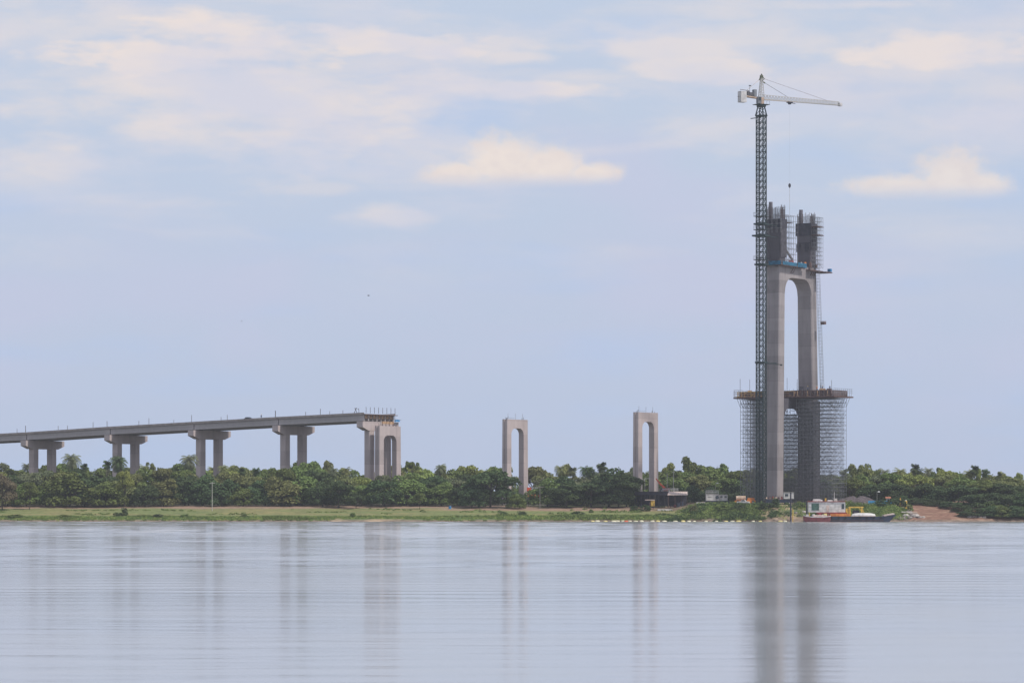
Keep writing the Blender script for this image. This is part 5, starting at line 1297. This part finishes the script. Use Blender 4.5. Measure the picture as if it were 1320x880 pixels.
# red tank by the middle portal
Y = 1082; X, g = ground_at(688, Y); k = Y / F
rt = thing('red_tanker', 'bright red tank with grey machinery beside the middle portal foot', 'tanker', (X, Y, g)); zb = zat(641.5, Y) - g
q = MB(); q.bar((-8.5 * k, 0, zb + .75), (7 * k, 0, zb + .75), 1.35, n=14); q.build('tank', REDOR, rt)
MB().box((-6 * k, .3, zb + 2.9), (1.5, 1.6, 1.6)).build('hopper', REDOR, rt)
MB().box((1.5 * k, .3, zb + 2.5), (2.4, 1.8, 2.2), taper=.8).build('mixer', mat('machine_grey', (.28, .28, .33), .6), rt); MB().box((0, .3, zb + 1.6), (3.4, 1.2, .4)).build('walkway', FORM, rt)
for x in (-1.8, 0, 1.6): MB().bar((x, -.5, -.3), (x, -.5, zb + .4), .3).build('support', FORM, rt)
for i_ in range(3): MB().bar((-.2 + i_ * .8, -.7, zb + 1.7), (-.2 + i_ * .8, -.7, zb + 3.9), .09).build('pipe', WHITE, rt)
X, g = ground_at(713, 1075)
tn = thing('canvas_shelter', 'low tan canvas shelter under the trees right of the cross-armed pole', 'shelter', (X, 1064, g)); MB().prism([(-2.6, 0), (2.8, 0), (2.2, 1.5), (-.2, 2.2), (-2.3, 1.3)], -1, 1, 'y').build('canvas', mat('tan_canvas', (.42, .33, .24), .85), tn)
for x in (-2.4, 2.5): MB().bar((x, -1.02, -.2), (x, -1.02, 1.5), .1).build('pole', BROWN, tn)
# poles
def pole(px, Y, ytop, lab, arm=None, lamp=False, ybase=None, w=.22, m_=POLEW):
    X, g = ground_at(px, Y); t_ = thing('utility_pole' if not lamp else 'lamp_post', lab, 'lamp post' if lamp else 'pole', (X, Y, g)); H = zat(ytop, Y) - g
    MB().bar((0, 0, -.4), (0, 0, H), w, n=8, w2=w * .7).build('pole', m_, t_)
    if arm: MB().bar((-arm, 0, H - .35), (arm, 0, H - .35), .16).build('crossarm', m_, t_)
    if lamp: MB().bar((0, 0, H), (.5, 0, H + .15), .09).build('arm', m_, t_); MB().box((.6, 0, H + .15), (.75, .45, .28), taper=.8).build('lamp_head', LAMPW, t_)
    return t_
pole(273.5, 1034, 621, 'pale pole with short crossarm standing on the grass before the third pier', .9, w=.26)
pole(696, 1048, 626, 'grey cross-armed utility pole right of the middle portal', 1.3, w=.24, m_=mat('grey_timber', (.22, .21, .2)))
pole(700, 1075, 615, 'plain grey pole behind the cross-armed pole', None, w=.24, m_=mat('grey_timber', (.22, .21, .2)))
pole(860, 1064, 610, 'thin pole left of the pair behind the tin-roofed shed', None, w=.26)
pole(868.3, 1064, 607, 'pole right of the pair behind the tin-roofed shed, with crossarm', .5, w=.3)
pole(1130.5, 1019, 634, 'thin lamp post above the blue fence', lamp=True, w=.12)
pole(539, 1066, 627, 'white-headed lamp post among trees right of the deck-end portal', lamp=True, w=.14)
pole(707, 1064, 620.5, 'white-headed lamp post among trees right of the plain grey pole', lamp=True, w=.14)
pole(922.5, 1056, 623, 'white-headed lamp post above the white site cabin', lamp=True, w=.14)
# blue drum under trees
X, g = ground_at(580, 1044); bd = thing('blue_drum', 'blue plastic drum under a tree on the grass', 'drum', (X, 1044, g)); MB().bar((0, 0, 0), (0, 0, 1.0), .95, n=12).build('barrel', BLUE, bd); MB().bar((0, 0, 1.0), (0, 0, 1.08), .7, n=12).build('lid', WHITE, bd)
# rocks at the point
rs = [(1168, 669, 1.3), (1172, 666, 1.6), (1176, 668.5, 1.2), (1180, 669.5, 1.5), (1165, 671, .9), (1185, 671, 1.0), (1190, 671, .8), (1160, 671, .9), (1173, 671, 1.0), (1250, 671, .9), (1256, 671, 1.1), (1263, 671.3, .9), (1269, 671.3, .8), (1031, 669, .9), (1026, 667, .8), (1036, 666, 1.0)]
pos = ['large pale boulder', 'largest pale boulder', 'pale rock', 'broad rock', 'small rock', 'small dark rock', 'smallest rock', 'low grey rock', 'flat rock', 'low rock', 'humped rock', 'grey rock', 'little rock', 'brown rock', 'little brown rock', 'mossy rock']
whr = ['on the rocky point under the scrub'] * 2 + ['between boulders on the rocky point', 'at the right of the rocky point', 'at the left foot of the rocky point', 'just off the rocky point toward the red ramp', 'furthest along toward the red ramp', 'beside the bow of the barge', 'in front of the boulders on the point',
      'first in the row below the red ramp', 'second in the row below the red ramp', 'third in the row below the red ramp', 'last in the row below the red ramp', 'right of the tall mooring pile', 'just right of the yellow mooring post', 'between the two mooring piles']
for i, (px, py, s_) in enumerate(rs):
    Y = 1000 + (672 - py) * .9 + .2; X = xat(px, Y); g = max(hgt(X, Y), -.1); r = random.Random(i); q = MB(); rings = []
    for z, f in ((-.25, .9), (.15, 1.0), (.42, .8), (.6, .42)):
        rings.append([(math.cos(a) * s_ * f * r.uniform(.75, 1.1), math.sin(a) * s_ * f * .7 * r.uniform(.75, 1.1), z * s_ * r.uniform(.9, 1.15)) for a in [6.283 * k_ / 9 for k_ in range(9)]])
    q.loft(rings); o = q.build('rock', ROCK if i % 3 else mat('pale_rock', (.36, .33, .31), .9, .3, 1.5), None, (X, Y, g)); tag(o, pos[i] + ' ' + whr[i], 'rock', 'rocks at the water edge')
q = MB(); X, g = ground_at(1180, 1004); q.bar((0, 0, 0), (5.2, .6, -.3), .42, n=8, w2=.25); q.bar((1.5, 0, .1), (2.6, -.5, .8), .16, n=6, w2=.06); q.bar((3, .2, .1), (3.6, .9, .6), .14, n=6, w2=.05)
tag(q.build('driftwood_log', mat('bleached_wood', (.45, .42, .38), .9), None, (X - 4.5, 1004.5, g + 1.2)), 'bleached forked driftwood log on the rocky point', 'log')
# floats in a line
fl = [(764, 'y'), (770, 'w'), (780.5, 'y'), (791, 'w'), (795.5, 'w'), (803, 'w'), (807.2, 'r'), (812, 'w'), (819.5, 'w'), (827, 'w'), (841, 'w'), (848, 'y'), (856.5, 'w'), (870.5, 'w'), (880.5, 'y'), (888, 'w'), (895, 'w'),
      (910, 'w'), (923.5, 'w'), (935.8, 'y'), (944, 'w'), (952, 'y'), (971, 'w'), (980, 'y'), (1006, 'y'), (1012, 'w')]
fm = {}
for c_, m_ in (('y', BUOYY), ('w', BUOYW), ('r', REDOR)):
    q = MB(); rings = []
    for f in np.linspace(-1, 1, 7):
        w_ = .34 * math.sqrt(max(.15, 1 - abs(f) ** 3)); rings.append([(f * .9, math.cos(a) * w_, math.sin(a) * w_) for a in [6.283 * k_ / 10 for k_ in range(10)]])
    q.loft(rings); fm[c_] = (q.mesh('float_body', m_, smooth=True))
rg = MB().bar((-1.0, 0, 0), (1.0, 0, 0), .12, n=8).mesh('rope_core', FORM)
gk = {}
for px, c_ in fl:
    lm = min(LANDM, key=lambda l: abs(l[0] - px)); gk.setdefault((c_, lm[1]), []).append(px)
for i, (px, c_) in enumerate(fl):
    Y = 995 + .4 * math.sin(i * 1.7); lm = min(LANDM, key=lambda l: abs(l[0] - px)); lst = gk[c_, lm[1]]; j = lst.index(px)
    nm = {'y': 'yellow', 'w': 'chalky white', 'r': 'single red'}[c_]
    o_ = '' if len(lst) == 1 else ORD[j] + ' '
    t_ = thing('boom_float', f'{o_}{nm} float in the water line below the {lm[1]}', 'float', (xat(px, Y), Y, .12), rnd.uniform(-.3, .3), 'floats strung in a line off the bank')
    o = link('float_body', fm[c_], t_); s_ = rnd.uniform(.55, 1.0) * (.8 if c_ == 'r' else 1); o.scale = (s_, .9, rnd.uniform(.7, 1.05)); link('rope_core', rg, t_)
# people ---------------------------------------------------------------------
def person(loc, label, shirt, rz=0, pose=0, helmet=True):
    t_ = thing('person', label, 'person', loc, rz, 'workers on the bridge')
    a = .25 if pose else .08
    V = [(0, 0, .95), (0, 0, 1.2), (0, 0, 1.42), (0, 0, 1.54), (0, 0, 1.66), (.19, 0, 1.40), (.26 + a * .3, .02, 1.14), (.24 + a, .12, .90), (-.19, 0, 1.40), (-.27, .04, 1.14), (-.25, .14 + a, .92),
         (.10, 0, .88), (.12, a * .4, .48), (.13, 0, .06), (.13, .14, .04), (-.10, 0, .88), (-.13, -a * .4, .48), (-.14, 0, .06), (-.14, .14, .04)]
    E = [(0, 1), (1, 2), (2, 3), (3, 4), (2, 5), (5, 6), (6, 7), (2, 8), (8, 9), (9, 10), (0, 11), (11, 12), (12, 13), (13, 14), (0, 15), (15, 16), (16, 17), (17, 18)]
    rad = [.15, .14, .15, .055, .10, .07, .048, .036, .07, .048, .036, .095, .065, .045, .04, .095, .065, .045, .04]
    me = bpy.data.meshes.new('body'); me.from_pydata(V, E, []); o = bpy.data.objects.new('body', me); COL.objects.link(o)
    md = o.modifiers.new('skin', 'SKIN'); md.use_smooth_shade = True
    for i, r_ in enumerate(rad): me.skin_vertices[0].data[i].radius = (r_, r_ * .85); me.skin_vertices[0].data[i].use_root = (i == 0)
    s2 = o.modifiers.new('sub', 'SUBSURF'); s2.levels = 1; s2.render_levels = 1
    dg = bpy.context.evaluated_depsgraph_get(); m2 = bpy.data.meshes.new_from_object(o.evaluated_get(dg)); o.modifiers.clear(); o.data = m2; m2.materials.clear()
    for mm in (shirt, FORM, SKIN): m2.materials.append(mm)
    for p_ in m2.polygons:
        c = p_.center; p_.material_index = 2 if c.z > 1.5 or (abs(c.x) > .2 and c.z < 1.02 and c.z > .85) else (1 if c.z < .96 else 0)
    o.parent = t_
    if helmet: MB().ell((0, 0, 1.74), (.14, .16, .11)).build('helmet', HELM, t_, smooth=True)
    else: MB().ell((0, -.02, 1.73), (.11, .12, .10)).build('hair', FORM, t_, smooth=True)
def on_plat(x, y): q_ = P0 + D * x + PERP * y; return (q_.x, q_.y, ZD + 2.42)
person(on_plat(7.5, 4.2), 'person standing upright in orange vest, tallest figure on the platform', SHIRTO, 1.0)
person(on_plat(10.2, 3.0), 'person in dark blue workwear on the right half of the platform', SHIRTB, 2.0, 1)
person(on_plat(12.6, 3.6), 'person in blue workwear furthest right on the platform', SHIRTB, .2)
person(on_plat(-7.2, -2.0), 'person in orange vest by the timber beams right of the near leg', SHIRTO, 3.0, 1)
person(on_plat(3.8, 4.6), 'person in blue workwear close to the foot of the far leg', SHIRTB, 1.4, 1)
x_ = near_edge_x(334); q_ = P0 + D * x_ - PERP * (DW / 2 - 1.5); person((q_.x, q_.y, deckz(x_) - .45), 'person standing on the approach deck between third and fourth piers', SHIRTB, .5)
x_ = near_edge_x(314.5); q_ = P0 + D * x_ - PERP * (DW / 2 - 3.0)
cr = thing('parked_car', 'small dark car on the approach deck between third and fourth piers', 'car', (q_.x, q_.y, deckz(x_) - .45), BRZ)
MB().prism([(-2, .35), (-2, .85), (-1.5, .95), (-1.1, 1.4), (.5, 1.42), (1.1, .95), (2, .8), (2, .35)], -.8, .8, 'y').build('body', NAVY, cr); MB().prism([(-1.05, .98), (-.85, 1.3), (.45, 1.32), (.85, .98)], -.81, .81, 'y').build('side_window', GLASS, cr)
for sx_ in (-1.25, 1.25):
    for sy in (-.75, .75): wheel(cr, sx_, sy, .32, .32, .2)
cr.scale = (.85, .85, .8)
# two birds high over the river
for px, py, s_, lab in ((475, 381, .75, 'larger dark bird gliding high left of centre'), (311.5, 414, .5, 'smaller dark bird lower and further left in the sky')):
    Y = 620; p_ = at(px, py, Y); bd = thing('bird', lab, 'bird', p_, .5)
    q = MB(); q.loft([[(x, r_ * math.cos(a), r_ * math.sin(a)) for a in [6.283 * k_ / 8 for k_ in range(8)]] for x, r_ in ((-.32, .02), (-.2, .06), (0, .10), (.2, .07), (.3, .03), (.36, .01))]); o = q.build('body', FORM, bd, smooth=True); o.scale = (s_,) * 3
    for sg in (-1, 1):
        q = MB(); q.loft([[(-.10, sg * .05, .03), (.14, sg * .05, .03), (.14, sg * .05, .05), (-.10, sg * .05, .05)], [(-.08, sg * .32, .16), (.12, sg * .32, .16), (.12, sg * .32, .175), (-.08, sg * .32, .175)], [(-.08, sg * .62, .06), (-.02, sg * .62, .06), (-.02, sg * .62, .07), (-.08, sg * .62, .07)]])
        o = q.build('wing', FORM, bd); o.scale = (s_,) * 3
# ------------------------------------------------------------------ haze
hz = MB(); x0, x1, y0, y1, z0, z1 = -1500, 1500, -60, 1900, -13.5, 150
hz.add([(x0, y0, z0), (x1, y0, z0), (x1, y1, z0), (x0, y1, z0), (x0, y0, z1), (x1, y0, z1), (x1, y1, z1), (x0, y1, z1)], [(3, 2, 1, 0), (4, 5, 6, 7), (0, 1, 5, 4), (1, 2, 6, 5), (2, 3, 7, 6), (3, 0, 4, 7)])
hm_ = bpy.data.materials.new('pale_air'); hm_.use_nodes = True; t = hm_.node_tree; t.nodes.remove(t.nodes['Principled BSDF'])
pv = t.nodes.new('ShaderNodeVolumePrincipled'); pv.inputs['Color'].default_value = (.86, .90, 1, 1); pv.inputs['Density'].default_value = .00006; pv.inputs['Anisotropy'].default_value = .2
t.links.new(pv.outputs[0], t.nodes['Material Output'].inputs['Volume'])
HAZE = True
if HAZE:
    o = hz.build('haze', hm_); tag(o, kind='stuff')
